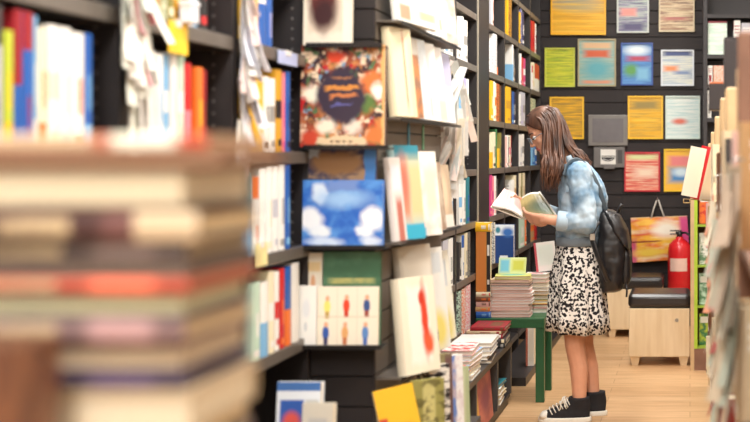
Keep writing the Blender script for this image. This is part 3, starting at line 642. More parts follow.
zt2 = pile([(f'{a} book, {POS(i, len(s2))} in the colourful pile beside the skirt', .024, spine_mat(a, 2, b)) for i, (a, b) in enumerate(s2)], -.885, 7.275, .471, .13, .13, 'books in the colourful pile on the green table', 'mixed', 0, .005)
m = art('whitelean', (236, 232, 226), [('r', -.1, -.1, .1, 1.1, (206, 90, 100), .02), ('r', .2, .2, .9, .9, (226, 232, 224), .1), ('r', 2, 0, 3, 1, (206, 80, 90), .1)])
book('white book with red spine leaning on the colourful pile beside the skirt', .12, .02, .17, m, M_face(XX(537, 7.3), 7.285, zt2+.003, 0, .1, -.12), 'books on the green table')
# plinth ledge of the far bookcases, with a row of books on it
o = obj('base_ledge', MB().box(-1.197, -.98, 7.46, 10.0, 0, .05).mesh(), BLACK); tag(o, 'low black plinth ledge along the floor behind the green table', 'ledge')
m = art('whitefloor', (236, 230, 220), [('r', -.1, -.1, .25, 1.1, (190, 110, 90), .02), ('r', .4, .1, .9, .9, (230, 222, 206), .1)])
book('white and red book standing near the floor behind the green table', .05, .1, .26, m, M_face(-1.032, 7.86, .053, 0, 0), 'books behind the green table')
m = art('redpink', (206, 70, 80), [('r', .1, .1, .9, .4, (150, 40, 50), .1), ('r', .1, .6, .9, .8, (226, 150, 140), .1)])
# books on a wide lower counter seen past the woman's hand
m2 = art('navybox', (38, 70, 130), [('r', -.1, .72, 1.1, 1.1, (226, 234, 240), .05), ('r', .3, .06, .7, .2, (226, 230, 236), .05), ('e', .2, .86, .12, .08, (60, 130, 150), .3), ('e', .7, .8, .3, .12, (60, 110, 180), .4)])
book('navy and white book facing out at the foot of the first far bookcase', .12, .06, .235, m2, M_face(XX(494, 7.62)-.0, 7.62, .7205, 0, 0), 'books low on the far bookcases')
book('white spiral bound book left of the navy book', .03, .03, .25, spine_mat('white', 6, 'charcoal'), M_face(XX(489.5, 7.58), 7.58, .7205), 'books low on the far bookcases')
book('magenta striped book right of the navy book', .04, .03, .23, spine_mat('magenta', 4, 'white'), M_spine_left(-1.16, 7.78, .7205), 'books low on the far bookcases', W=.15)  if False else None
for lab, px0, px1, py0, py1, d, mat in (
 ('white and purple striped book right of the navy book', 504.5, 508.5, 221, 258, 7.7, spine_mat('white', 6, 'magenta')),):
    book(lab, XX(px1, d)-XX(px0, d), .05, ZZ(py0, d)-ZZ(py1, d), mat, M_face(XX(px0, d), d, .7205), 'books low on the far bookcases')

# ------------------------------------------------------------------ hanging bunches of paper strips
def strips(label, anchor, n, spread, length, cols, seed, group, wid=.018, sd=1, xs=0, dim=1):
    rnd = random.Random(seed)
    t = thing('paper_strip_bunch', label, 'paper strips', anchor, group)
    obj('hook', MB().tube([(-.016*sd, 0, .01), (.004*sd, 0, .012), (.014*sd, 0, .004), (.012*sd, 0, -.012)], .003, 6).mesh(), STEEL, t)
    for i in range(n):
        c = cols[i % len(cols)]
        x0 = rnd.uniform(.004, .02+xs);  y0 = rnd.uniform(-spread, spread)*.6; z0 = rnd.uniform(-length*.62, 0)
        l = rnd.uniform(.12, .2); ang = rnd.uniform(-.5, .5) if not xs else rnd.uniform(-.5, .3); out = rnd.uniform(.05, .35) if not xs else rnd.uniform(0, .08); yaw = rnd.uniform(-1.1, .5)
        w = wid*rnd.uniform(.8, 1.25)
        pts = []
        for k in range(5):
            s = k/4
            c0 = Vector((sd*(x0+out*l*s*s*.6+(math.sin(ang)*l*s if xs else 0)), y0+math.sin(ang)*l*s, z0-math.cos(ang)*l*s))
            a = Vector((math.sin(yaw)*.6, math.cos(yaw)*.8+.2, math.sin(ang)*.3)).normalized()
            if xs: a = Vector((math.cos(yaw*.6), math.sin(yaw*.6), math.sin(ang)*.8)).normalized()
            pts.append((c0-a*w, c0+a*w))
        mb = MB()
        for k in range(4):
            (a0, b0), (a1, b1) = pts[k], pts[k+1]; nrm = (b0-a0).cross(a1-a0).normalized()*.0005
            mb.loft([[a0-nrm, b0-nrm, b0+nrm, a0+nrm], [a1-nrm, b1-nrm, b1+nrm, a1+nrm]], smooth=False)
        obj('strip', mb.mesh(), plain(c, .55, 0, .3, .1, 30), t)
    return t
WC = [(238, 234, 226), (226, 214, 206), (240, 236, 226), (222, 226, 226), (232, 206, 200), (236, 226, 190), (244, 242, 236)]
strips('blurred bunch of white and pink paper strips hanging between the nearest two bookcases', (-1.196, 2.67, 1.93), 34, .035, .62, [(226, 222, 210), (232, 226, 216), (206, 204, 190), (212, 130, 140), (236, 232, 222), (200, 210, 200)], 3, 'bunches of hanging paper strips', .022)
strips('blurred bunch of white paper strips hanging between the second and third bookcases', (-1.196, 3.33, 1.88), 34, .035, .66, [(232, 230, 236), (226, 226, 222), (236, 214, 206), (240, 236, 226), (214, 216, 226)], 5, 'bunches of hanging paper strips', .022)
strips('long bunch of white and pink paper strips at the far end of the display tower', (-.985, 5.05, 1.77), 44, .03, .60, [(240, 238, 232), (222, 226, 222), (236, 232, 226), (234, 216, 206), (238, 226, 204), (244, 242, 238)], 9, 'bunches of hanging paper strips', .014, 1, .06)

# ------------------------------------------------------------------ posters on the slatted wall
def smear(key, pal, base, border=None, sv=22, extra=()):
    sh = []
    for i, c in enumerate(pal): sh.append(('n', 1.2, sv*(1+.25*i), .5+.02*i, .05, c, i+len(key), .85))
    return art(key, base, sh+list(extra))
PO = [
 ('large yellow framed poster with grey blue middle, top left of the slatted wall', 551, 606, -22, 35, (236, 178, 28), smear('p1', [(214, 166, 50), (206, 150, 40)], (230, 172, 36), extra=[('e', .4, .62, .36, .14, (140, 150, 150), .7), ('e', .55, .5, .4, .1, (180, 160, 110), .7), ('n', 1, 30, .56, .06, (240, 196, 70), 2, .6)])),
 ('grey and violet framed poster with a pink patch, top middle of the slatted wall', 617, 649, -22, 33, (190, 196, 190), smear('p2', [(130, 120, 150), (176, 190, 176), (90, 90, 120)], (160, 166, 166), extra=[('r', .1, .3, .6, .44, (226, 140, 130), .4), ('r', .1, .02, .9, .16, (80, 76, 110), .4)])),
 ('tan and brown framed poster, top right of the slatted wall', 659, 694.5, -22, 32, (206, 190, 156), smear('p3', [(150, 110, 84), (226, 206, 170), (120, 90, 80)], (206, 186, 150), extra=[('r', .1, .2, .8, .26, (176, 110, 100), .4)])),
 ('lime green framed poster, left end of the second poster row', 545, 575, 48, 87, (188, 196, 70), smear('p4', [(150, 176, 40), (206, 206, 60), (130, 150, 50)], (186, 190, 40))),
 ('teal and orange framed poster, second poster row beside the lime one', 578, 616, 39, 86.5, (160, 150, 116), smear('p5', [(110, 160, 156), (150, 176, 166)], (146, 166, 150), extra=[('r', .1, .82, .9, .95, (206, 170, 130), .2), ('r', .15, .62, .85, .78, (196, 90, 56), .3), ('r', .1, .03, .9, .1, (206, 140, 110), .3), ('e', .5, .35, .35, .2, (90, 160, 170), .5)])),
 ('blue framed poster with white and red centre, in the second poster row', 621, 653, 43, 85.5, (36, 74, 150), smear('p6', [(90, 140, 190), (60, 110, 170)], (80, 140, 200), extra=[('e', .5, .85, .4, .12, (214, 226, 230), .5), ('r', .2, .58, .9, .7, (176, 70, 90), .5), ('e', .3, .35, .25, .15, (90, 150, 80), .5), ('r', .5, .1, .9, .4, (120, 176, 206), .4)])),
 ('white framed poster with orange and blue streaks, right end of second poster row', 661, 694, 50, 86, (214, 220, 226), smear('p7', [(160, 176, 190), (226, 226, 206)], (200, 206, 204), extra=[('r', .05, .4, .5, .56, (226, 140, 90), .5), ('r', .4, .3, .95, .4, (120, 140, 176), .5), ('r', 0, .86, 1, 1, (70, 84, 130), .3)])),
 ('yellow framed poster directly behind the head of the woman', 550, 584, 97, 139, (240, 190, 40), smear('p8', [(190, 150, 40), (150, 120, 50)], (226, 170, 30))),
 ('yellow framed poster right of the grey wall screen', 628, 663, 96, 139, (240, 190, 40), smear('p9', [(190, 150, 60), (226, 180, 60)], (222, 168, 36), extra=[('r', .1, .72, .9, .9, (150, 130, 70), .4), ('r', .1, .4, .9, .46, (240, 190, 60), .3)])),
 ('pale mint framed poster with small red mark, right end of third row', 665.5, 700, 96, 139, (206, 222, 214), smear('p10', [(176, 206, 206), (226, 232, 226)], (206, 222, 218), extra=[('e', .4, .4, .22, .07, (214, 110, 90), .5)])),
 ('red and pink framed poster below the yellow poster', 624.5, 660, 152, 191.5, (200, 50, 60), smear('p11', [(226, 110, 90), (236, 206, 176), (206, 60, 60)], (226, 140, 116), extra=[('r', .05, .84, .95, .96, (214, 220, 160), .4), ('r', .3, .35, .9, .6, (240, 214, 190), .6)])),
 ('yellow framed poster with pink and blue patches, above the shopping bag', 664, 698, 149, 191.5, (240, 196, 40), smear('p12', [(236, 190, 90)], (240, 186, 60), extra=[('r', .12, .6, .85, .86, (226, 130, 130), .3), ('r', .14, .2, .85, .56, (80, 140, 196), .4), ('e', .5, .45, .25, .1, (206, 226, 236), .5)])),
]
for lab, a, b, c, d, col, mat in PO:
    x0, x1, z0, z1 = XX(a, WY), XX(b, WY), ZZ(d, WY), ZZ(c, WY)
    t = thing('framed_poster', lab, 'poster', ((x0+x1)/2, WY, z0), 'framed posters on the slatted wall')
    w, h = (x1-x0)/2, z1-z0; f = .012
    mb = MB().box(-w, w, -.022, 0, 0, f).box(-w, w, -.022, 0, h-f, h).box(-w, -w+f, -.022, 0, f, h-f).box(w-f, w, -.022, 0, f, h-f)
    obj('frame', mb.mesh(), plain(col, .35), t)
    mb = MB().box(-w+f, w-f, -.012, -.002, f, h-f)
    mb.uv[2] = [(0, 0), (1, 0), (1, 1), (0, 1)]
    obj('print', mb.mesh(), mat, t)

# wall screen and card reader below it
def wthing(name, lab, cat, a, b, c, d):
    x0, x1, z0, z1 = XX(a, WY), XX(b, WY), ZZ(d, WY), ZZ(c, WY)
    return thing(name, lab, cat, ((x0+x1)/2, WY, z0)), (x1-x0)/2, z1-z0
t, w, h = wthing('wall_screen', 'grey flat wall screen, switched off, between two yellow posters', 'screen', 588.5, 628, 115, 146)
bevel(obj('housing', MB().box(-w, w, -.05, 0, 0, h).mesh(), plain((120, 116, 112), .35, .2), t), .006)
obj('display', MB().box(-w+.035, w-.035, -.053, -.05, .03, h-.03).mesh(), plain((108, 104, 106), .25, 0, .5, .06), t)
t, w, h = wthing('card_reader', 'grey wall terminal with a white sign, under the wall screen', 'terminal', 594, 625, 147, 167.5)
bevel(obj('housing', MB().box(-w, w, -.04, 0, 0, h).box(-w*.35, w*.35, -.06, -.04, -.012, .02).mesh(), plain((112, 108, 106), .35, .2), t), .004)
obj('side_slot', MB().box(w*.55, w*.85, -.043, -.04, h*.2, h*.85).mesh(), plain((70, 68, 68), .4), t)
o = obj('sign', MB().box(-w*.55, w*.42, -.05, -.04, h*.16, h*.88).mesh(), plain((226, 224, 218), .4), t)
mb = MB(); cx, cz = -w*.065, h*.5
def ring(a0, a1, r0, r1, sy, zoff, n=14):
    for k in range(n):
        p = a0+(a1-a0)*k/n; q = a0+(a1-a0)*(k+1)/n
        mb.quad([(cx+r*math.cos(a), -.0506, cz+zoff+r*math.sin(a)*sy) for a, r in ((p, r1), (q, r1), (q, r0), (p, r0))])
ring(PI, 2*PI, 0.0, .054, .6, .0); mb.box(cx-.056, cx+.056, -.0508, -.05, cz+.006, cz+.012)
obj('symbol', mb.mesh(), plain((40, 38, 40), .5), o)
mb = MB()
ring(PI+.35, 2*PI-.35, .036, .043, .55, -.002)
for v in range(len(mb.v)): mb.v[v] = (mb.v[v][0], -.0512, mb.v[v][2])
obj('symbol_line', mb.mesh(), plain((220, 218, 212), .5), o)

# shopping bag hanging on the wall
BD = WY-.05
t = thing('shopping_bag', 'orange and pink patterned shopping bag hanging on the slatted wall', 'bag', ((XX(660, BD)), BD, ZZ(262, BD)))
def bx(px): return XX(px, BD)-XX(660, BD)
def bz(py): return ZZ(py, BD)-ZZ(262, BD)
fr = [(bx(631), bz(218)), (bx(687), bz(216)), (bx(690), bz(258)), (bx(633), bz(262))]
mb = MB()
ft = [Vector((x, -.05, z)) for x, z in fr]; bk = [Vector((x, .046, z)) for x, z in fr]
N = 12
def bil(q, u, v): return q[3].lerp(q[2], u).lerp(q[0].lerp(q[1], u), v)
for j in range(N):
    for i in range(N):
        us = [(i/N, j/N), ((i+1)/N, j/N), ((i+1)/N, (j+1)/N), (i/N, (j+1)/N)]
        f3 = [bil(ft, u, v)+Vector((0, -.012*math.sin(PI*u)*math.sin(PI*v)+.004*math.sin(9*u+4*v), 0)) for u, v in us]
        mb.quad(f3, 0, us)
mb.quad([bk[1], bk[0], bk[3], bk[2]]); mb.quad([ft[0], bk[0], bk[3], ft[3]]); mb.quad([bk[1], ft[1], ft[2], bk[2]]); mb.quad([ft[3], ft[2], bk[2], bk[3]])
bagm = art('bag', (226, 120, 50), [('n', 1.6, 5, .46, .08, (236, 190, 60), 1, .9), ('n', 1.4, 6, .55, .08, (206, 70, 60), 2, .8), ('n', 1.5, 5, .58, .08, (240, 226, 200), 4, .9), ('e', .62, .72, .22, .18, (240, 232, 214), .5), ('r', .86, -.1, 1.1, 1.1, (206, 70, 130), .3), ('r', -.1, -.1, .08, .5, (190, 80, 110), .3), ('e', .3, .2, .25, .1, (236, 200, 80), .5), ('r', -.1, .44, .5, .47, (120, 40, 40), .2)], rough=.4)
obj('bag_body', mb.mesh(), bagm, t)
for yy in (-.045, .035):
    mb = MB().tube([(bx(651), yy, bz(219)), (bx(654), yy*.7, bz(208)), (bx(656.5), yy*.3, bz(201)), (bx(658.5), yy*.2, bz(200)), (bx(661), yy*.7, bz(208)), (bx(665), yy, bz(219))], .006, 6)
    obj('handle', mb.mesh(), plain((206, 200, 190), .4), t)
h = obj('wall_hook', MB().tube([(XX(657.5, BD), WY, ZZ(198, BD)), (XX(657.5, BD), WY-.06, ZZ(200.5, BD)), (XX(657.5, BD), WY-.075, ZZ(198, BD))], .005, 6).mesh(), STEEL); tag(h, 'small steel hook holding the shopping bag', 'hook')

# fire extinguisher
EXD = 9.83
ex = XX(679.5, EXD); ez = ZZ(292, EXD)
t = thing('fire_extinguisher', 'red fire extinguisher with pale label, mounted on the wall beside the bag', 'fire extinguisher', (ex, EXD, ez))
RED = plain((206, 34, 40), .25, 0, .5, .05)
R = .092
prof = [(0.01, 0), (R*.9, 0), (R, .02), (R, .33), (R*.9, .375), (R*.6, .405), (.03, .42), (.03, .435)]
mb = MB(); n = 28
mb.loft([[(r*math.cos(2*PI*k/n), r*math.sin(2*PI*k/n), z) for k in range(n)] for r, z in prof])
obj('cylinder', mb.mesh(), RED, t)
mb = MB()
for k in range(10):
    a0, a1 = -PI*.78+PI*.5*k/10, -PI*.78+PI*.5*(k+1)/10
    mb.quad([((R+.001)*math.cos(a), (R+.001)*math.sin(a), z) for a, z in ((a0, .17), (a1, .17), (a1, .27), (a0, .27))])
obj('label_sticker', mb.mesh(), plain((232, 196, 180), .4), t)
obj('valve', MB().tube([(0, 0, .43), (0, 0, .475)], .022, 12).box(-.03, .03, -.015, .015, .455, .475).mesh(), DARKMETAL, t)
obj('lever', MB().box(-.075, .02, -.012, .012, .478, .487).box(-.075, .01, -.012, .012, .452, .46).mesh(), plain((40, 38, 38), .35), t)
obj('hose', MB().tube([(.02, -.01, .465), (.05, -.05, .47), (.088, -.05, .44), (.105, -.03, .38), (.108, -.02, .28), (.106, -.02, .2)], .009, 8).mesh(), plain((30, 28, 30), .5), t)
obj('bracket', MB().box(-.05, .05, R*.8, WY-EXD, .08, .13).mesh(), DARKMETAL, t)

# storage benches
BEECH = None
def beech():
    m, t, b = principled('beech_board', .45, 0, .4)
    tc = t.nodes.new('ShaderNodeTexCoord'); mp = t.nodes.new('ShaderNodeMapping'); mp.inputs['Scale'].default_value = (9, 9, 1.2)
    t.links.new(tc.outputs['Object'], mp.inputs['Vector'])
    n = t.nodes.new('ShaderNodeTexNoise'); n.inputs['Scale'].default_value = 3; n.inputs['Detail'].default_value = 5
    t.links.new(mp.outputs[0], n.inputs['Vector'])
    r = t.nodes.new('ShaderNodeValToRGB'); r.color_ramp.elements[0].position = .3; r.color_ramp.elements[1].position = .7
    r.color_ramp.elements[0].color = lin((222, 196, 156)); r.color_ramp.elements[1].color = lin((236, 214, 178))
    t.links.new(n.outputs['Fac'], r.inputs['Fac']); t.links.new(r.outputs['Color'], b.inputs['Base Color'])
    return m
BEECH = beech()
PAD = plain((38, 34, 35), .3, 0, .6, .1, 20, .1)
def bench(label, px0, px1, pyt, d, rz):
    x0, x1 = XX(px0, d), XX(px1, d); w = (x1-x0)/2; top = ZZ(pyt, d)
    dep = .40
    t = thing('storage_bench', label, 'bench', ((x0+x1)/2, d+dep/2, 0), 'wooden storage benches with black seats', rz)
    bevel(obj('box', MB().box(-w+.006, w-.006, -dep/2, dep/2, .06, top-.095).mesh(), BEECH, t), .004)
    c = obj('cushion', MB().box(-w, w, -dep/2-.006, dep/2+.006, top-.093, top).mesh(), PAD, t); bevel(c, .03, 4)
    for sx in (-1, 1):
        for sy in (-1, 1):
            q = sx*(w-.045); qy = sy*(dep/2-.04)
            mb = MB().loft([[(q-.02, qy-.02, 0), (q+.02, qy-.02, 0), (q+.02, qy+.02, 0), (q-.02, qy+.02, 0)], [(q-.032, qy-.032, .06), (q+.032, qy-.032, .06), (q+.032, qy+.032, .06), (q-.032, qy+.032, .06)]], smooth=False)
            obj('foot', mb.mesh(), BEECH, t)
    obj('keyhole', MB().tube([(w-.09, -dep/2-.003, .3), (w-.09, -dep/2+.002, .3)], .012, 12).mesh(), STEEL, t)
    return t
bench('nearer beech storage bench with black padded seat, right of the woman', 628, 690.5, 294, 8.17, 0)
bench('farther beech storage bench with black padded seat, behind the backpack', 606, 663, 277, 9.45, 0)

# ------------------------------------------------------------------ right side: low fixture with beech frames
WOOD = plain((206, 176, 134), .45, 0, .4, .1, 12)
BROWNW = plain((136, 100, 82), .5, 0, .4, .15, 10)
def fixture(label, y0, y1, top, x=.108, dep=.34, m=WOOD, shelves=(.12, .48, .84, 1.18), wide=None):
    t = thing('wooden_shelf_unit', label, 'shelf unit', (x+dep/2, (y0+y1)/2, 0), 'low wooden shelf units on the right')
    oy = (y0+y1)/2; h = dep/2
    for y in (y0, y1-.03): bevel(obj('side_panel', MB().box(-h, h, y-oy, y+.028-oy, 0, top).mesh(), m, t), .008)
    obj('back_panel', MB().box(h-.012, h, y0+.03-oy, y1-.03-oy, .05, top-.04).mesh(), BROWNW, t)
    obj('plinth', MB().box(-h+.02, h-.012, y0+.03-oy, y1-.03-oy, 0, .08).mesh(), plain((44, 40, 42), .5), t)
    for z in shelves: obj('shelf', MB().box(-h+.004, h-.012, y0+.029-oy, y1-.031-oy, z-.02, z).mesh(), m, t)
    return t
YU = [(2.05, 2.85), (2.9, 3.8), (3.85, 4.5), (4.55, 5.5), (5.55, 6.5), (6.55, 7.5)]
UN = ['nearest wooden shelf unit, blurred at the right edge of the picture', 'second wooden shelf unit along the right', 'third wooden shelf unit along the right', 'fourth wooden shelf unit along the right, under the black blocks', 'fifth wooden shelf unit along the right', 'sixth wooden shelf unit along the right, before the lime edged shelf']
for i, ((a, b), n) in enumerate(zip(YU, UN)): fixture(n, a, b, [1.66, 1.585, 1.585, 1.55, 1.5, 1.45][i], m=[BROWNW, WOOD, WOOD, WOOD, WOOD, WOOD][i])
# books standing in them, spine to the aisle
rr = random.Random(11)
cs = ['tan', 'beige', 'brown', 'rose', 'cream', 'charcoal', 'tan', 'brown', 'beige', 'crimson', 'brown']
RW = ['nearest', 'second', 'third', 'fourth', 'fifth', 'sixth']
for u, (a, b) in enumerate(YU):
    for z, zn in ((.12, 'bottom'), (.48, 'lower'), (.84, 'middle'), (1.18, 'upper')):
        if u > 3 and zn == 'upper': continue
        y = b-.03-(.2 if zn in ('lower', 'upper') else .3)
        for k in range(2):
            T = rr.choice((.06, .07, .09)); h = rr.uniform(.2, .27); cn = cs[(u*5+k*3+int(z*10)) % len(cs)]
            M = Matrix.Translation((.098+rr.choice((0, .01)), y, z+.0008))
            book(f'{cn} book, {["nearer", "farther"][k]} of two on the {zn} shelf, {RW[u]} right unit', .16, T-.004, h, spine_mat(cn, 1), M, 'books on the wooden shelf units', False)
            y += T
# black blocks on top
for lab, px0, px1, py0, d, zt in (('tall black display block on the right shelf units, left of the frame edge', 724.5, 744, 37, 4.1, 1.586), ('wide black display block with orange top, on the right shelf units', 709.5, 733, 82, 4.75, 1.551)):
    x0, x1 = XX(px0, d), XX(px1, d); z1 = ZZ(py0, d)
    t = thing('display_block', lab, 'block', ((x0+x1)/2, d+.06, zt)); w = (x1-x0)/2
    bevel(obj('box', MB().box(-w, w, -.06, .06, 0, z1-zt-.006).mesh(), plain((50, 44, 46), .5), t), .003)
    obj('top_cover', MB().box(-w, w, -.06, .06, z1-zt-.006, z1-zt).mesh(), plain((50, 44, 46) if px0 > 720 else (206, 110, 60), .5), t)
# lime edged display at the end of the right side
t = thing('display_shelf', 'tall narrow shelf with beech post and lime green edge beside the bench', 'shelf unit', (.16, 8.0, 0))
obj('post', MB().box(-.157, -.133, 0, .34, .0, 1.36).mesh(), WOOD, t)
obj('green_edge', MB().box(-.133, -.112, .002, .34, .14, 1.34).mesh(), plain((176, 206, 60), .4), t)
obj('side_panel', MB().box(.13, .155, 0, .34, 0, 1.36).mesh(), WOOD, t)
obj('base', MB().box(-.133, .13, .004, .34, 0, .14).mesh(), BROWNW, t)
obj('back_panel', MB().box(-.112, .13, .32, .34, .14, 1.34).mesh(), BROWNW, t)
for z in (.14, .4, .66, .92, 1.18): obj('shelf', MB().box(-.111, .129, .01, .319, z, z+.014).mesh(), plain((150, 180, 60), .4), t)
for i, (cn, c2, lab) in enumerate((('green', 'lime', 'green and lime'), ('mint', 'green', 'mint and green'), ('white', 'green', 'white and green'), ('orange', 'red', 'orange and red'), ('teal', 'orange', 'teal and orange'))):
    z = (.14, .4, .66, .92, 1.18)[i]+.017
    book(f'{lab} book on the {["bottom", "second", "third", "fourth", "top"][i]} shelf of the lime edged unit', .13, .02, [.2, .2, .2, .2, .13][i], art(('lime', i), RGB[cn], [('n', 3, 5, .5, .06, RGB[c2], i, .9), ('r', .05, .7, .5, .9, RGB['white'], .1)]), M_face(.060, 8.06, z, 0, .06), 'books in the lime edged shelf')
# tilted white book with red spine held out on a wire bracket
d = 5.9
t0 = pt(682, 194, d)
o = book('white book with bright red spine tilted out from the right shelf on a wire', .13, .05, .255, art('redspine', (232, 224, 206), [('r', 1.9, -.1, 3.1, 1.1, (214, 34, 44), .01), ('r', .2, .3, .8, .8, (226, 218, 200), .2)]),
         Matrix.Translation(pt(699, 200, d)) @ Matrix.Rotation(math.radians(13), 4, 'Y') @ Matrix.Rotation(math.radians(62), 4, 'Z'), None)
o2 = book('white cover book hanging left of the bright red spine', .075, .012, .235, art('whitecov', (232, 224, 204), [('r', .1, .1, .9, .9, (228, 220, 200), .2)]),
          Matrix.Translation(pt(681.5, 195, d-.035)) @ Matrix.Rotation(math.radians(11.5), 4, 'Y') @ Matrix.Rotation(math.radians(8), 4, 'Z'), None)
o3 = thing('wire_bracket', 'thin wire bracket holding the tilted white books on the right', 'bracket', pt(690, 200, d))
mb = MB()
for dx in (-.03, .0): mb.tube([Vector((dx, -.03, -.012)), Vector((dx, -.03, .004)), Vector((dx, .0, .004)), Vector((.108-pt(690, 200, d).x+.004, .05, -.004))], .0025, 6)
mb.tube([Vector((-.03, -.03, -.012)), Vector((0, -.03, -.012))], .0025, 6)
obj('wire', mb.mesh(), plain((190, 160, 110), .4, .3), o3)
# paper strips spilling from the right units
strips('blurred bunch of pale green and cream strips hanging on the nearest right unit', (.094, 2.5, 1.36), 24, .06, .6, [(186, 180, 162), (170, 176, 160), (196, 180, 156), (180, 160, 140)], 21, 'bunches of hanging paper strips', .024, -1)
strips('bunch of cream and pink strips hanging on the second right unit', (.094, 3.4, 1.22), 26, .08, .7, [(226, 212, 186), (206, 120, 116), (232, 222, 200), (200, 206, 190)], 22, 'bunches of hanging paper strips', .024, -1)
strips('bunch of cream strips hanging on the third right unit', (.094, 4.2, 1.3), 18, .08, .5, [(232, 222, 200), (214, 150, 120), (226, 214, 190)], 23, 'bunches of hanging paper strips', .024, -1)

# back-wall bookcase on the right
t = thing('wall_bookcase', 'dark bookcase on the back wall at the upper right', 'bookcase', (.45, 9.95, 0))
DB = plain((48, 44, 46), .45)
for x in (-.345, .32): obj('side_panel', MB().box(x, x+.03, -.15, .13, 0, 2.9).mesh(), DB, t)
obj('back_panel', MB().box(-.315, .32, .11, .13, 0, 2.9).mesh(), DB, t)
LZ = [ZZ(54.5, 9.8), ZZ(84.5, 9.8), ZZ(14, 9.8), ZZ(118, 9.8), .6, 1.0]
for z in LZ: obj('shelf', MB().box(-.315, .32, -.148, .11, z-.03, z).mesh(), DB, t)
GW = 'books on the wall bookcase at the upper right'
zA, zB = LZ[0], LZ[1]
book('pale green face-out book on the wall bookcase, upper right', XX(727, 9.82)-XX(708, 9.82), .02, .265, art('palegreen', (196, 220, 204), [('n', 1.5, 12, .5, .08, (226, 236, 226), 2, .8), ('r', -.1, .94, 1.1, 1.1, (130, 30, 50), .02)]), M_face(XX(708, 9.82), 9.82, zA+.001, 0, .05), GW)
book('white and dark red book right of the pale green face-out book', .05, .12, .27, spine_mat('white', 3, 'crimson'), M_face(XX(734, 9.83), 9.83, zA+.001), GW)
book('silver book at the right end beside the dark red one', .09, .12, .25, spine_mat('silver', 1, 'white'), M_face(XX(741.5, 9.83), 9.83, zA+.001), GW)
book('thin white book, leftmost on the second wall shelf upper right', .035, .12, .15, spine_mat('white', 1, 'crimson'), M_face(XX(708, 9.83), 9.83, zB+.001), GW)
book('orange patterned book beside the thin white one on the wall shelf', .09, .12, .15, spine_mat('orange', 6, 'white'), M_face(XX(713.5, 9.83), 9.83, zB+.001), GW)
book('white book below the orange patterned book on the wall shelf', .03, .12, .22, spine_mat('white', 1, 'grey'), M_face(XX(707.5, 9.83), 9.83, LZ[3]+.001), GW)

# ------------------------------------------------------------------ foreground pile, far out of focus
D0 = 1.10
def sx(px): return XX(px, D0)
STACK = [ # (y0, y1, right px, kind, cover colour, page/spine colour, words)
 (134, 148, 268, 's', (216, 188, 156), None, 'tan and red'), (149, 166, 284, 'p', (126, 72, 60), (206, 178, 142), 'brown covered'), (167, 209, 252, 'p', (120, 96, 76), (218, 204, 176), 'thick cream paged'),
 (211, 241, 262, 's', (74, 50, 48), None, 'dark maroon'), (242, 260, 250, 's', (92, 80, 76), None, 'grey brown'), (261, 277, 254, 'p', (100, 84, 80), (166, 150, 132), 'taupe'), (278, 292, 256, 's', (186, 86, 66), None, 'red orange'),
 (293, 317, 250, 'p', (62, 70, 66), (206, 196, 160), 'pale green paged'), (318, 343, 254, 's', (120, 96, 96), None, 'mauve brown'), (344, 374, 246, 'p', (92, 74, 84), (210, 190, 162), 'tan paged'), (375, 388, 252, 's', (66, 56, 76), None, 'dark violet'), (389, 432, 258, 'p', (190, 170, 140), (222, 208, 182), 'thick pale'), (433, 458, 250, 's', (110, 90, 80), None, 'brown'), (459, 486, 252, 'p', (90, 80, 76), (210, 190, 156), 'grey covered')]
zs_low = ZZ(486, D0)
for i, (y0, y1, xr, k, cc, pc, wd) in enumerate(STACK):
    zt_, zb = ZZ(y0, D0), ZZ(y1, D0); T = zt_-zb-.0006
    rx = XX(xr, D0+.165); Lx = [.285, .30, .27, .28, .275, .27, .29, .27, .28, .255, .275, .28, .27, .28][i]
    sh = [('n', 3, 3, .56, .08, tuple(min(255, v+26) for v in cc), i, .7)]
    if i == 0: sh += [('r', -.1, -.1, 4, .35, (196, 96, 70), .1)]
    if k == 's': sh += [('r', 1.9, .1, 3.1, .3, tuple(min(255, int(v*1.5)) for v in cc), .2), ('t', 2.2, .4, 2.8, .8, (214, 190, 150), 1)]
    if wd == 'dark maroon': sh += [('r', 1.9, -.1, 3.1, .2, (206, 184, 154), .02)]
    mat = art(('stack', i), cc, sh)
    H = Lx; W = .165
    ang = PI/2 if k == 's' else -PI/2          # spine or fore-edge to the camera
    book(f'{wd} book, {["topmost", "second from top", "third from top", "fourth from top", "fifth from top", "sixth from top", "seventh from top", "eighth from top", "ninth from top", "tenth from top", "eleventh from top", "twelfth from top", "thirteenth from top", "fourteenth from top"][i]} in the blurred foreground pile',
         W, T, H, mat, M_lay(rx-Lx/2, D0+W/2+random.uniform(-.004, .006), zb, W, H, T, ang+random.uniform(-.02, .02)), 'books in the blurred foreground pile', pcol=pc or (214, 190, 150), tb=.0035)
o = book('brown leather book standing at the lower left corner before the pile', .07, .07, .288, art('leather', (128, 84, 58), [('n', 4, 4, .5, .1, (92, 60, 46), 2, .8)]), M_spine_left(XX(16, 1.0), 1.07, zs_low-.1505), None, pcol=(110, 76, 56))
t = thing('display_table', 'tall dark table carrying the foreground book pile', 'table', (-.56, 1.17, 0))
obj('tabletop', MB().box(-.2, .11, -.26, .095, zs_low-.16, zs_low-.151).box(-.16, .09, -.07, .09, zs_low-.151, zs_low-.001).mesh(), BROWNW, t)
for a in (-.18, .09):
    for b in (-.22, .07): obj('leg', MB().box(a-.02, a+.02, b-.02, b+.02, 0, zs_low-.16).mesh(), BROWNW, t)

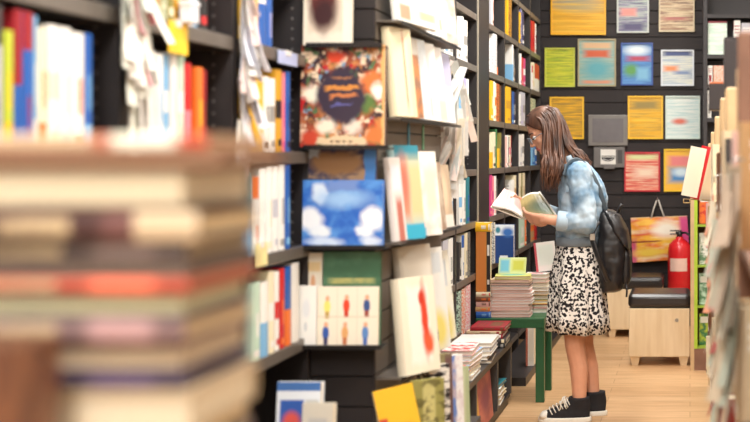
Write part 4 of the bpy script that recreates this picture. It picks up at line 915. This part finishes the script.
# ------------------------------------------------------------------ the woman
WD = 6.55
FT = Vector((XX(580, WD), WD, 0))
P = thing('person', 'woman in denim jacket and floral skirt reading an open book in the aisle', 'person', FT)
def w(px, py, d=WD): return pt(px, py, d)-FT
SKIN = plain((222, 164, 134), .5, 0, .4, .04, 25)
mb = MB()
nS, fS = w(579, 175, 6.41), w(574, 174, 6.69)
# trunk
def ell(c, rx, ry, n=24, tilt=0): return [Vector((c.x+rx*math.cos(2*PI*k/n), c.y+ry*math.sin(2*PI*k/n), c.z+tilt*rx*math.cos(2*PI*k/n))) for k in range(n)]
mb.loft([ell(w(577, 285), .10, .15), ell(w(577, 262), .11, .155), ell(w(579, 238), .095, .125), ell(w(582, 205), .105, .14), ell(w(580, 180), .095, .15), ell(w(574, 166), .06, .09)])
mb.cap(w(572, 166), .058, w(557, 145), .05)
mb.cap(w(576, 172), .07, nS, .05); mb.cap(w(576, 172), .07, fS, .05)
# arms
nE, nW = w(585, 224, 6.375), w(549, 219.5, 6.365)
fE, fW = w(572, 222, 6.73), w(537, 210, 6.64)
mb.cap(nS, .05, nE, .04); mb.cap(nE, .04, nE.lerp(nW, .3), .038); mb.cap(nE.lerp(nW, .3), .038, nW, .025)
mb.cap(fS, .05, fE, .04); mb.cap(fE, .04, fW, .025)
# legs
for hip, knee, calf, ank in (((573, 275, 6.485), (575, 345, 6.465), (579, 366, 6.47), (579.5, 404, 6.47)), ((580, 275, 6.63), (583.5, 345, 6.63), (589, 366, 6.64), (594, 402, 6.63))):
    h, k, c, a = (w(*q) for q in (hip, knee, calf, ank))
    mb.cap(h, .074, k, .054); mb.cap(k, .054, c, .05); mb.cap(c, .05, c.lerp(a, .6), .040); mb.cap(c.lerp(a, .6), .040, a, .035); mb.cap(a, .035, a+Vector((-.004, 0, -.035)), .031)
# head: forward/up/left axes
ya = math.radians(14); ti = math.radians(30)
f_ = Vector((-math.cos(ya)*math.cos(ti), -math.sin(ya)*math.cos(ti), -math.sin(ti))).normalized()
l_ = Vector((0, 0, 1)).cross(f_).normalized(); u_ = f_.cross(l_).normalized()
HC = w(546, 130)
def hp(a, b, c): return HC+f_*a+u_*b+l_*c
RM = Matrix((f_, l_, u_)).transposed()
mb.sphere(hp(-.005, .02, 0), (.094, .074, .095), RM, nu=24, nv=16)
mb.sphere(hp(.03, -.03, 0), (.062, .062, .09), RM, nu=24, nv=16)
mb.sphere(hp(.05, -.085, 0), (.035, .036, .03), RM)
mb.sphere(hp(.074, -.092, 0), .016)
mb.cap(hp(.084, .0, 0), .009, hp(.104, -.035, 0), .012); mb.sphere(hp(.098, -.038, .009), .008); mb.sphere(hp(.098, -.038, -.009), .008)
mb.cap(hp(.083, .016, .012), .008, hp(.07, .016, .045), .008); mb.cap(hp(.083, .016, -.012), .008, hp(.07, .016, -.045), .008)
mb.cap(hp(.088, -.062, -.014), .007, hp(.088, -.062, .014), .007); mb.cap(hp(.086, -.07, -.012), .007, hp(.086, -.07, .012), .007)
mb.sphere(hp(.06, -.03, .04), .02); mb.sphere(hp(.06, -.03, -.04), .02)
for s in (-1, 1): mb.sphere(hp(-.005, -.015, s*.075), (.018, .007, .03), RM)
# hands
def hand(wr, dirv, palm_n, fingers, thumb, L=.17):
    dirv = dirv.normalized(); palm_n = palm_n.normalized(); side = dirv.cross(palm_n).normalized()
    kn = wr+dirv*.085
    mb.cap(wr, .026, wr+dirv*.03, .024)
    for s in (-.026, -.009, .009, .026): mb.cap(wr+dirv*.02+side*s*.6, .015, kn+side*s, .0125)
    for i, (s, l) in enumerate(((-.03, .078), (-.01, .086), (.011, .08), (.031, .062))):
        b = kn+side*s; c1, c2, c3 = fingers
        d1 = (dirv*math.cos(c1)+palm_n*math.sin(c1)); d2 = (dirv*math.cos(c2)+palm_n*math.sin(c2)); d3 = (dirv*math.cos(c3)+palm_n*math.sin(c3))
        p1 = b+d1*l*.45; p2 = p1+d2*l*.32; p3 = p2+d3*l*.23
        mb.cap(b, .0098, p1, .009); mb.cap(p1, .009, p2, .0085); mb.cap(p2, .0085, p3, .0075)
    tb = wr+dirv*.03+side*thumb[0]*.028
    t1 = tb+(dirv*.7+side*thumb[0]*.6+palm_n*thumb[1]).normalized()*.04; t2 = t1+(dirv*.95+side*thumb[0]*.1+palm_n*thumb[1]).normalized()*.033
    mb.cap(tb, .015, t1, .011); mb.cap(t1, .011, t2, .009)
hand(nW, w(522, 218, 6.41)-nW, Vector((0, .75, .65)), (.25, .9, 1.3), (1, .2))
hand(fW, w(515, 203, 6.60)-fW, Vector((.1, -.8, .3)), (.2, .7, 1.1), (-1, .4))
bme = remesh(mb, .0046, 4)
LIP = plain((186, 92, 88), .4)
bme.materials.append(SKIN); bme.materials.append(LIP)
lc = hp(.094, -.066, 0)
for p_ in bme.polygons:
    q = p_.center-lc
    if abs(q.dot(u_)) < .010 and abs(q.dot(l_)) < .021 and abs(q.dot(f_)) < .016: p_.material_index = 1
obj('body', bme, [], P)
for s in (-1, 1):
    e = obj('eye', MB().sphere(hp(.0735, -.004, s*.032), .0125).mesh(), plain((236, 232, 226), .2), P)
    obj('iris', MB().sphere(hp(.0835, -.007, s*.032), .006).mesh(), plain((60, 40, 30), .2), e)
    obj('eyebrow', MB().tube([hp(.09, .018, s*.014), hp(.087, .024, s*.03), hp(.072, .02, s*.05)], [.003, .004, .002], 6).mesh(), plain((66, 44, 34), .7), P)
g = MB()
for s in (-1, 1):
    pts = [hp(.104-.004*abs(math.cos(k*PI/6)), -.01+.018*math.sin(k*PI/6), s*(.033+.026*math.cos(k*PI/6))) for k in range(13)]
    g.tube(pts, .0022, 6, cap=False)
    g.tube([hp(.1, -.006, s*.058), hp(.05, -.0, s*.078), hp(-.01, .0, s*.082)], .002, 6)
g.tube([hp(.105, -.006, -.008), hp(.108, -.003, 0), hp(.105, -.006, .008)], .002, 6)
go = obj('glasses', g.mesh(), plain((150, 170, 186), .25, .6), P)
# hair
hm, ht, hb = principled('brown_hair', .45, 0, .5)
tc = ht.nodes.new('ShaderNodeTexCoord'); nn = ht.nodes.new('ShaderNodeTexNoise'); nn.inputs['Scale'].default_value = 28; nn.inputs['Detail'].default_value = 3
mp = ht.nodes.new('ShaderNodeMapping'); mp.inputs['Scale'].default_value = (1, 1, .16); ht.links.new(tc.outputs['Object'], mp.inputs[0]); ht.links.new(mp.outputs[0], nn.inputs['Vector'])
rp = ht.nodes.new('ShaderNodeValToRGB'); rp.color_ramp.elements[0].position = .32; rp.color_ramp.elements[1].position = .7
rp.color_ramp.elements[0].color = lin((46, 30, 24)); rp.color_ramp.elements[1].color = lin((112, 74, 54))
ht.links.new(nn.outputs['Fac'], rp.inputs['Fac']); ht.links.new(rp.outputs['Color'], hb.inputs['Base Color'])
rh = random.Random(4)
hair = MB()
# skull cap, open over the face
cap_r = []
for j in range(11):
    ring = []
    for k in range(28):
        a = 2*PI*k/28
        fr_ = max(0, math.cos(a))
        lim = 1.95-fr_**1.2*.98
        t_ = .02+lim*j/10
        ring.append(hp(-.008+.103*math.sin(t_)*math.cos(a), .022+.106*math.cos(t_), .084*math.sin(t_)*math.sin(a)))
    cap_r.append(ring)
hair.loft(cap_r, cap=(True, True))
def strand(pts, r):
    q = [Vector(p) for p in pts]; out = []; n = 14
    for i in range(n+1):
        t = i/n*(len(q)-1); k = min(int(t), len(q)-2); s = t-k
        p0, p1, p2, p3 = q[max(k-1, 0)], q[k], q[k+1], q[min(k+2, len(q)-1)]
        out.append(.5*((2*p1)+(p2-p0)*s+(2*p0-5*p1+4*p2-p3)*s*s+(3*p1-p0-3*p2+p3)*s**3))
    hair.tube(out, [r*(.75+.5*math.sin(PI*min(1, i/n*.9+.1)))*(1 if i < n-3 else (n-i+.4)/4) for i in range(n+1)], 6)
for i in range(120):                           # near-side curtain falling in front of the shoulder
    s = i/119
    j = lambda a: rh.uniform(-a, a)
    root = hp(.045-.10*s+j(.01), .118-.02*abs(s-.4)+j(.004), .012+j(.008))
    m1 = hp(.008-.085*s+j(.010), .04+j(.015), .084+j(.006))
    m2 = w(543.5+18*s+j(1.6), 149+j(4), 6.45+j(.02))
    m3 = w(543+19*s+j(2.5), 168+j(4), 6.40+j(.025))
    tip = w(543+15*s+j(4), 184+rh.uniform(-10, 9), 6.41+j(.02))
    strand([root, m1, m2, m3, tip], rh.uniform(.0045, .0075))
for i in range(110):                           # over the back of the head and down the back
    s = i/109
    j = lambda a: rh.uniform(-a, a)
    root = hp(-.01-.07*s+j(.01), .12-.05*s+j(.004), j(.03))
    m1 = hp(-.09-.018*s+j(.008), .03+j(.02), .06-.12*s+j(.01))
    m2 = w(568+4*s+j(3), 143+4*s+j(3), 6.46+.16*s+j(.02))
    m3 = w(577+6*s+j(3), 156+j(4), 6.45+.19*s+j(.02))
    tip = w(583+9*s+j(4), 168+rh.uniform(-8, 6), 6.45+.2*s+j(.02))
    strand([root, m1, m2, m3, tip], rh.uniform(.0045, .0075))
for i in range(60):                            # far side
    s = i/59
    j = lambda a: rh.uniform(-a, a)
    root = hp(.05-.12*s+j(.01), .118-.02*abs(s-.4), -.012+j(.006))
    m1 = hp(.03-.1*s+j(.01), .04+j(.015), -.085+j(.006))
    m2 = w(541+20*s+j(2), 150+j(4), 6.63+j(.02))
    tip = w(541+20*s+j(3), 180+rh.uniform(-10, 9), 6.64+j(.02))
    strand([root, m1, m2, tip], rh.uniform(.0045, .0075))
obj('hair', hair.mesh(), hm, P)

# denim jacket
dm, dt, db_ = principled('washed_denim', .8, 0, .2)
tc = dt.nodes.new('ShaderNodeTexCoord'); n1 = dt.nodes.new('ShaderNodeTexNoise'); n1.inputs['Scale'].default_value = 9; n1.inputs['Detail'].default_value = 6
dt.links.new(tc.outputs['Object'], n1.inputs['Vector'])
rp = dt.nodes.new('ShaderNodeValToRGB'); rp.color_ramp.elements[0].position = .34; rp.color_ramp.elements[1].position = .64
rp.color_ramp.elements[0].color = lin((106, 140, 168)); rp.color_ramp.elements[1].color = lin((190, 208, 220))
dt.links.new(n1.outputs['Fac'], rp.inputs['Fac']); dt.links.new(rp.outputs['Color'], db_.inputs['Base Color'])
n2 = dt.nodes.new('ShaderNodeTexNoise'); n2.inputs['Scale'].default_value = 500
dt.links.new(tc.outputs['Object'], n2.inputs['Vector'])
bp = dt.nodes.new('ShaderNodeBump'); bp.inputs['Strength'].default_value = .15; bp.inputs['Distance'].default_value = .001
dt.links.new(n2.outputs['Fac'], bp.inputs['Height']); dt.links.new(bp.outputs['Normal'], db_.inputs['Normal'])
mb = MB()
mb.loft([ell(w(578.5, 243), .112, .145), ell(w(579, 236), .117, .148), ell(w(580.5, 222), .124, .158), ell(w(583, 203), .13, .165), ell(w(582, 186), .122, .17), ell(w(577.5, 173), .1, .16), ell(w(571, 163), .07, .1, tilt=.3)])
mb.cap(w(576, 174), .085, nS, .068); mb.cap(w(576, 174), .085, fS, .068)
jE = w(586, 222, 6.375)
cuffp = nE.lerp(nW, .62)
mb.cap(nS, .068, nS.lerp(jE, .5), .064); mb.cap(nS.lerp(jE, .5), .064, jE, .06); mb.cap(jE, .06, nE.lerp(nW, .5), .05)
cf = fE.lerp(fW, .6)
mb.cap(fS, .068, fE, .058); mb.cap(fE, .058, cf, .05)
jme = remesh(mb, .007, 3, (.010, 17))
obj('denim_jacket', jme, dm, P)
cuffm = plain((178, 198, 212), .8, 0, .2, .12, 20)
def cuff(a, b, r):
    a = Vector(a); b = Vector(b)
    return obj('cuff', MB().tube([a, a.lerp(b, .1), a.lerp(b, .9), b], [r*.92, r, r, r*.9], 20).mesh(), cuffm, P)
cuff(nE.lerp(nW, .46), nE.lerp(nW, .78), .052); cuff(fE.lerp(fW, .45), fE.lerp(fW, .75), .05)
# collar and waistband
mb = MB()
col = [(w(567, 160, 6.44)), (w(575, 158, 6.47)), (w(580, 158, 6.55)), (w(575, 158, 6.63)), (w(567, 160, 6.66))]
mb.tube([c for c in col], [.016, .021, .022, .021, .016], 10, flat=(.55, 1.2))
obj('collar', mb.mesh(), cuffm, P)
obj('waistband', MB().loft([ell(w(578.5, 245), .117, .150), ell(w(578.5, 240), .120, .153), ell(w(578.6, 236), .119, .152)], cap=(True, True)).mesh(), plain((132, 146, 158), .8, 0, .2, .12, 20), P)
obj('pocket_flap', MB().loft([[w(566, 186, 6.41), w(574, 185, 6.385), w(574, 191, 6.382), w(566, 192, 6.405)], [w(566, 186, 6.40), w(574, 185, 6.373), w(574, 191, 6.37), w(566, 192, 6.395)]], smooth=False).mesh(), dm, P)
# skirt
sm, st_, sb = principled('floral_cotton', .85, 0, .2)
tc = st_.nodes.new('ShaderNodeTexCoord')
vn = st_.nodes.new('ShaderNodeTexVoronoi'); vn.inputs['Scale'].default_value = 54; vn.inputs['Randomness'].default_value = .9
wn = st_.nodes.new('ShaderNodeTexNoise'); wn.inputs['Scale'].default_value = 85; wn.inputs['Detail'].default_value = 2
st_.links.new(tc.outputs['Object'], vn.inputs['Vector']); st_.links.new(tc.outputs['Object'], wn.inputs['Vector'])
ad = _math(st_, 'ADD', vn.outputs['Distance'], _math(st_, 'MULTIPLY', _math(st_, 'SUBTRACT', wn.outputs['Fac'], .5), 1.5))
lt = _math(st_, 'LESS_THAN', ad, .49)
mx = st_.nodes.new('ShaderNodeMix'); mx.data_type = 'RGBA'; st_.links.new(lt, mx.inputs[0]); mx.inputs[6].default_value = lin((232, 226, 218)); mx.inputs[7].default_value = lin((36, 32, 34))
st_.links.new(mx.outputs[2], sb.inputs['Base Color'])
rings = []; n = 72
prof = [(240, 578.5, .108, .135, 0), (250, 578, .118, .150, .004), (264, 578, .132, .168, .008), (282, 577.5, .142, .182, .011), (300, 577.3, .150, .192, .014), (316, 577.5, .156, .2, .017), (330, 578, .161, .206, .02)]
for py, cx_, rx, ry, fo in prof:
    c = w(cx_, py); ring = []
    for k in range(n):
        a = 2*PI*k/n; fl = 1+fo/.15*(math.sin(9*a+.6)+.5*math.sin(16*a+2))*.55
        ring.append(Vector((c.x+rx*fl*math.cos(a), c.y+ry*fl*math.sin(a), c.z-(.008*math.cos(a) if py > 325 else 0))))
    rings.append(ring)
inner = [[Vector((p.x*1+(w(578, 300).x-p.x)*.03, p.y-p.y*.03, p.z)) for p in r] for r in reversed(rings[3:])]
sk = MB().loft(rings+inner, cap=(False, False))
obj('skirt', sk.mesh(), sm, P)
# shoes
CANV = plain((40, 40, 44), .75, 0, .3, .1, 40)
RUB = plain((236, 232, 220), .5)
def shoe(ank, heel_x, rz, lab):
    o0 = Vector((ank.x, ank.y, -FT.z))
    Mx = Matrix.Translation(Vector((heel_x, ank.y, 0))) @ Matrix.Rotation(rz, 4, 'Z')
    def foot(fx, bx_, wd, z, n=28):
        out = []
        for k in range(n):
            a = 2*PI*k/n; c, s = math.cos(a), math.sin(a)
            mid = (fx+bx_)/2; x = mid+(bx_-fx)/2*(abs(c)**.8)*(1 if c > 0 else -1)
            t = (x-fx)/(bx_-fx)
            wy = wd*(1.0-.22*max(0, t-.35)/.65)*(abs(s)**.85)*(1 if s > 0 else -1)
            out.append(Mx @ Vector((x, wy, z)))
        return out
    up = obj('shoe', MB().loft([foot(-.262, -.004, .043, .022), foot(-.258, -.004, .045, .035), foot(-.235, -.002, .043, .055), foot(-.19, -.0, .041, .072), foot(-.150, -.001, .042, .088), foot(-.122, -.004, .045, .104), foot(-.114, -.006, .047, .118), foot(-.112, -.006, .048, .128)], cap=(True, True)).mesh(), CANV, P)
    obj('sole', MB().loft([foot(-.268, .003, .047, .0), foot(-.272, .006, .049, .006), foot(-.27, .005, .049, .024), foot(-.266, .002, .047, .027)]).mesh(), RUB, up)
    obj('toe_cap', MB().loft([foot(-.266, -.2, .043, .025), foot(-.262, -.205, .040, .040), foot(-.25, -.208, .033, .053), foot(-.236, -.214, .02, .058)]).mesh(), RUB, up)
    la = MB()
    for i in range(6):
        t = i/5; x = -.205+.09*t; z = .066+.05*t
        la.tube([Mx @ Vector((x+.012, -.04, z-.022)), Mx @ Vector((x-.006, -.02, z+.004)), Mx @ Vector((x-.008, .0, z+.008)), Mx @ Vector((x-.004, .02, z+.004)), Mx @ Vector((x+.014, .04, z-.022))], .0032, 6)
    bow = [Mx @ Vector(p) for p in ((-.128, -.012, .132), (-.135, -.03, .128), (-.122, -.046, .105), (-.112, -.047, .085), (-.12, -.046, .075), (-.13, -.044, .09), (-.128, -.03, .125))]
    la.tube(bow, .0032, 6)
    la.tube([bow[0]] + [Mx @ Vector(p) for p in ((-.14, -.02, .13), (-.15, -.04, .10), (-.152, -.047, .07))], .0032, 6)
    obj('laces', la.mesh(), RUB, up)
    return up
shoe(w(579.5, 404, 6.47), w(590.5, 404, 6.47).x, 0, 'near'); shoe(w(594, 402, 6.63), w(606.5, 402, 6.63).x, 0, 'far')

# open book in her hands
A_, B_ = pt(523, 217, 6.44), pt(520, 199, 6.62)
def leaf(a, b, dl, dr, m, nm, par, side, thick):
    q = [a, a+dl, b+dr, b]; mb = MB(); N = 8
    nrm = (q[1]-q[0]).cross(q[3]-q[0]).normalized()
    if nrm.z < 0: nrm = -nrm
    def g(u, v): 
        p = q[0].lerp(q[1], u).lerp(q[3].lerp(q[2], u), v)
        return p+nrm*(.014*math.sin(PI*min(1, u*1.15)))
    top = [[g(i/N, j) for i in range(N+1)] for j in (0, 1)]
    for i in range(N):
        a0, a1, b1, b0 = top[0][i], top[0][i+1], top[1][i+1], top[1][i]
        dn = nrm*thick
        us = [(i/N, 0), ((i+1)/N, 0), ((i+1)/N, 1), (i/N, 1)]
        mb.quad([a0, a1, b1, b0], 0, us)
        mb.quad([a0-dn, b0-dn, b1-dn, a1-dn], 1); mb.quad([a0, a0-dn, a1-dn, a1], 1); mb.quad([b1, b1-dn, b0-dn, b0], 1)
    mb.quad([top[0][N], top[0][N]-nrm*thick, top[1][N]-nrm*thick, top[1][N]], 1)
    o = obj(nm, mb.mesh(), [m, pages_mat((244, 238, 226))], par)
    return o, q, nrm
ob = bpy.data.objects.new('open_book', None); C.objects.link(ob)
tag(ob, 'open book with pink page and olive picture page, held by the woman', 'book')
pinkp = art('pinkpage', (230, 184, 176), [('r', .1, .1, .9, .9, (234, 192, 184), .1), ('t', .15, .15, .85, .85, (226, 196, 190), 9), ('r', .0, -.1, .35, .3, (248, 246, 240), .5)])
olivep = art('olivepage', (176, 158, 104), [('n', 3, 3, .5, .1, (150, 140, 90), 2, .8), ('e', .3, .75, .3, .2, (206, 186, 126), .5), ('e', .7, .3, .4, .3, (120, 136, 112), .5), ('r', -.1, .93, 1.1, 1.1, (240, 236, 226), .02), ('r', .94, -.1, 1.1, 1.1, (240, 236, 226), .02)])
lf, q1, n1_ = leaf(A_, B_, Vector((-.155, -.02, .062)), Vector((-.088, .03, .056)), pinkp, 'left_page_block', ob, -1, .008)
rf, q2, n2_ = leaf(A_, B_, Vector((.172, .02, .012)), Vector((.098, .06, .04)), olivep, 'right_page_block', ob, 1, .012)
mb = MB()
for q, nr in ((q1, n1_), (q2, n2_)):
    c = [p-nr*.0135 for p in q]; c2 = [p-nr*.0165 for p in q]
    c[1] = c[1]+(c[1]-c[0])*.03; c[2] = c[2]+(c[2]-c[3])*.03; c2[1] = c2[1]+(c2[1]-c2[0])*.03; c2[2] = c2[2]+(c2[2]-c2[3])*.03
    mb.loft([c, c2], smooth=False)
obj('cover', mb.mesh(), plain((226, 214, 196), .5), ob)

# backpack
LEATH = plain((30, 28, 30), .38, 0, .55, .15, 14, .15)
BPc = pt(612, 250, 6.55)
bp_o = thing('backpack', 'black leather backpack on the back of the woman', 'backpack', BPc)
def b(px, py, d=6.55): return pt(px, py, d)-BPc
def rr_ring(c, rx, ry, tilt, n=28, e=.55):
    out = []
    for k in range(n):
        a = 2*PI*k/n; cc, ss = math.cos(a), math.sin(a)
        x = rx*(abs(cc)**e)*(1 if cc > 0 else -1); y = ry*(abs(ss)**e)*(1 if ss > 0 else -1)
        out.append(Vector((c.x+x, c.y+y, c.z+tilt*x)))
    return out
mb = MB().loft([rr_ring(b(613, 291), .035, .08, .1), rr_ring(b(612.5, 289), .055, .11, .1), rr_ring(b(612.5, 280), .068, .13, .05), rr_ring(b(613, 262), .076, .14, 0), rr_ring(b(613, 242), .074, .14, -.1), rr_ring(b(611, 226), .062, .13, -.3), rr_ring(b(609, 215), .045, .11, -.4), rr_ring(b(608, 210), .025, .08, -.4)])
obj('bag_body', remesh(mb, .008, 4, (.006, 14)), LEATH, bp_o)
mb = MB().loft([rr_ring(b(608, 209), .03, .09, -.3), rr_ring(b(612, 212), .05, .12, -.5), rr_ring(b(616, 221), .062, .136, -.8), rr_ring(b(620, 234), .058, .142, -1.2), rr_ring(b(622, 240), .05, .14, -1.2)])
obj('flap', remesh(mb, .008, 5, (.004, 16)), plain((36, 34, 36), .32, 0, .6, .12, 14, .1), bp_o)
obj('front_pocket', remesh(MB().loft([rr_ring(b(626, 283), .02, .09, 0), rr_ring(b(626.5, 275), .026, .1, 0), rr_ring(b(626.5, 255), .026, .1, 0), rr_ring(b(626, 247), .016, .09, 0)]), .008, 4), LEATH, bp_o)
def flatstrap(pts, wd, nm, th=.16):
    return obj(nm, MB().tube(pts, wd, 10, flat=(1, th)).mesh(), LEATH, bp_o)
def smooth_pts(q, n=6):
    q = [Vector(p) for p in q]; out = []
    for k in range(len(q)-1):
        p0, p1, p2, p3 = q[max(k-1, 0)], q[k], q[k+1], q[min(k+2, len(q)-1)]
        for i in range(n):
            s = i/n; out.append(.5*((2*p1)+(p2-p0)*s+(2*p0-5*p1+4*p2-p3)*s*s+(3*p1-p0-3*p2+p3)*s**3))
    return out+[q[-1]]
obj('shoulder_strap', MB().tube(smooth_pts([b(564, 176, 6.37), b(568, 164, 6.40), b(577, 160, 6.44), b(587, 167, 6.45), b(596, 182, 6.445), b(602, 198, 6.45), b(606, 214, 6.47)]), .013, 8, flat=(.35, 1)).mesh(), plain((70, 82, 90), .5), bp_o)
obj('shoulder_strap', MB().tube(smooth_pts([b(562, 174, 6.70), b(567, 162, 6.68), b(577, 159, 6.66), b(588, 167, 6.66), b(598, 184, 6.65), b(606, 214, 6.64)]), .013, 8, flat=(.35, 1)).mesh(), plain((70, 82, 90), .5), bp_o)
obj('lower_strap', MB().tube(smooth_pts([b(598, 222, 6.40), b(592, 234, 6.365), b(595, 248, 6.35), b(601, 264, 6.355), b(608, 281, 6.40)]), .019, 8, flat=(.9, .5)).mesh(), LEATH, bp_o)
obj('buckle', MB().box(-.012, .012, -.006, .006, -.016, .016).mesh(), plain((186, 180, 170), .3, .8), bp_o, Matrix.Translation(b(592.5, 237, 6.345)))
obj('drawstring', MB().tube([b(618, 213, 6.46), b(620, 207, 6.45), b(622, 204, 6.45)], .008, 8).mesh(), LEATH, bp_o)
obj('drawstring', MB().tube([b(626, 284, 6.45), b(627, 290, 6.44), b(626.5, 297, 6.44)], .005, 8).mesh(), LEATH, bp_o)

# ------------------------------------------------------------------ ceiling lights; first panel added behind the camera to brighten the book pile
for i, (x, y, e) in enumerate([(-.45, -.9, 1.4), (-.45, .4, 1), (-.45, 2.6, .95), (-.45, 4.7, .9), (-.45, 6.8, 1.15), (-.45, 8.9, .42), (.95, 2.6, .55), (.95, 5.4, .65), (.95, 8.2, .35)]):
    t = thing('ceiling_light', f'long white ceiling light panel, {ORD[i]} overhead', 'ceiling light', (x, y, HZ-.001), 'ceiling light panels')
    obj('frame', MB().box(-.17, .17, -.62, -.6, -.04, 0).box(-.17, .17, .6, .62, -.04, 0).box(-.17, -.15, -.6, .6, -.04, 0).box(.15, .17, -.6, .6, -.04, 0).mesh(), plain((235, 235, 232), .4), t)
    em = bpy.data.materials.get('lamp_diffuser')
    if em is None:
        em, et, eb = principled('lamp_diffuser', .5)
        eb.inputs['Emission Color'].default_value = (1, .95, .88, 1); eb.inputs['Emission Strength'].default_value = 4
    obj('diffuser', MB().box(-.15, .15, -.6, .6, -.02, -.012).mesh(), em, t)
    ld = bpy.data.lights.new('ceiling_lamp', 'AREA'); ld.shape = 'RECTANGLE'; ld.size = .4; ld.size_y = 1.2; ld.energy = 62*e; ld.color = (1, .97, .93)
    lo = bpy.data.objects.new('ceiling_lamp', ld); C.objects.link(lo); lo.location = (0, 0, -.05); lo.parent = t

wld = bpy.data.worlds.new('shop_air'); SC.world = wld; wld.use_nodes = True
wld.node_tree.nodes['Background'].inputs[0].default_value = (1, .97, .93, 1); wld.node_tree.nodes['Background'].inputs[1].default_value = .3

# ------------------------------------------------------------------ camera
cd = bpy.data.cameras.new('camera'); co = bpy.data.objects.new('camera', cd); C.objects.link(co)
co.location = (0, 0, EYE); co.rotation_euler = (PI/2, 0, 0)
cd.sensor_width = 36; cd.lens = F/750*36
cd.shift_x = -(CX-375)/750; cd.shift_y = -(211-CY)/750
cd.dof.use_dof = True; cd.dof.focus_distance = 6.7; cd.dof.aperture_fstop = 2.5; cd.clip_start = .05
SC.camera = co
SC.view_settings.view_transform = 'Standard'; SC.view_settings.look = 'None'; SC.view_settings.gamma = 1; SC.view_settings.use_curve_mapping = False
SC.view_settings.exposure = -0.1
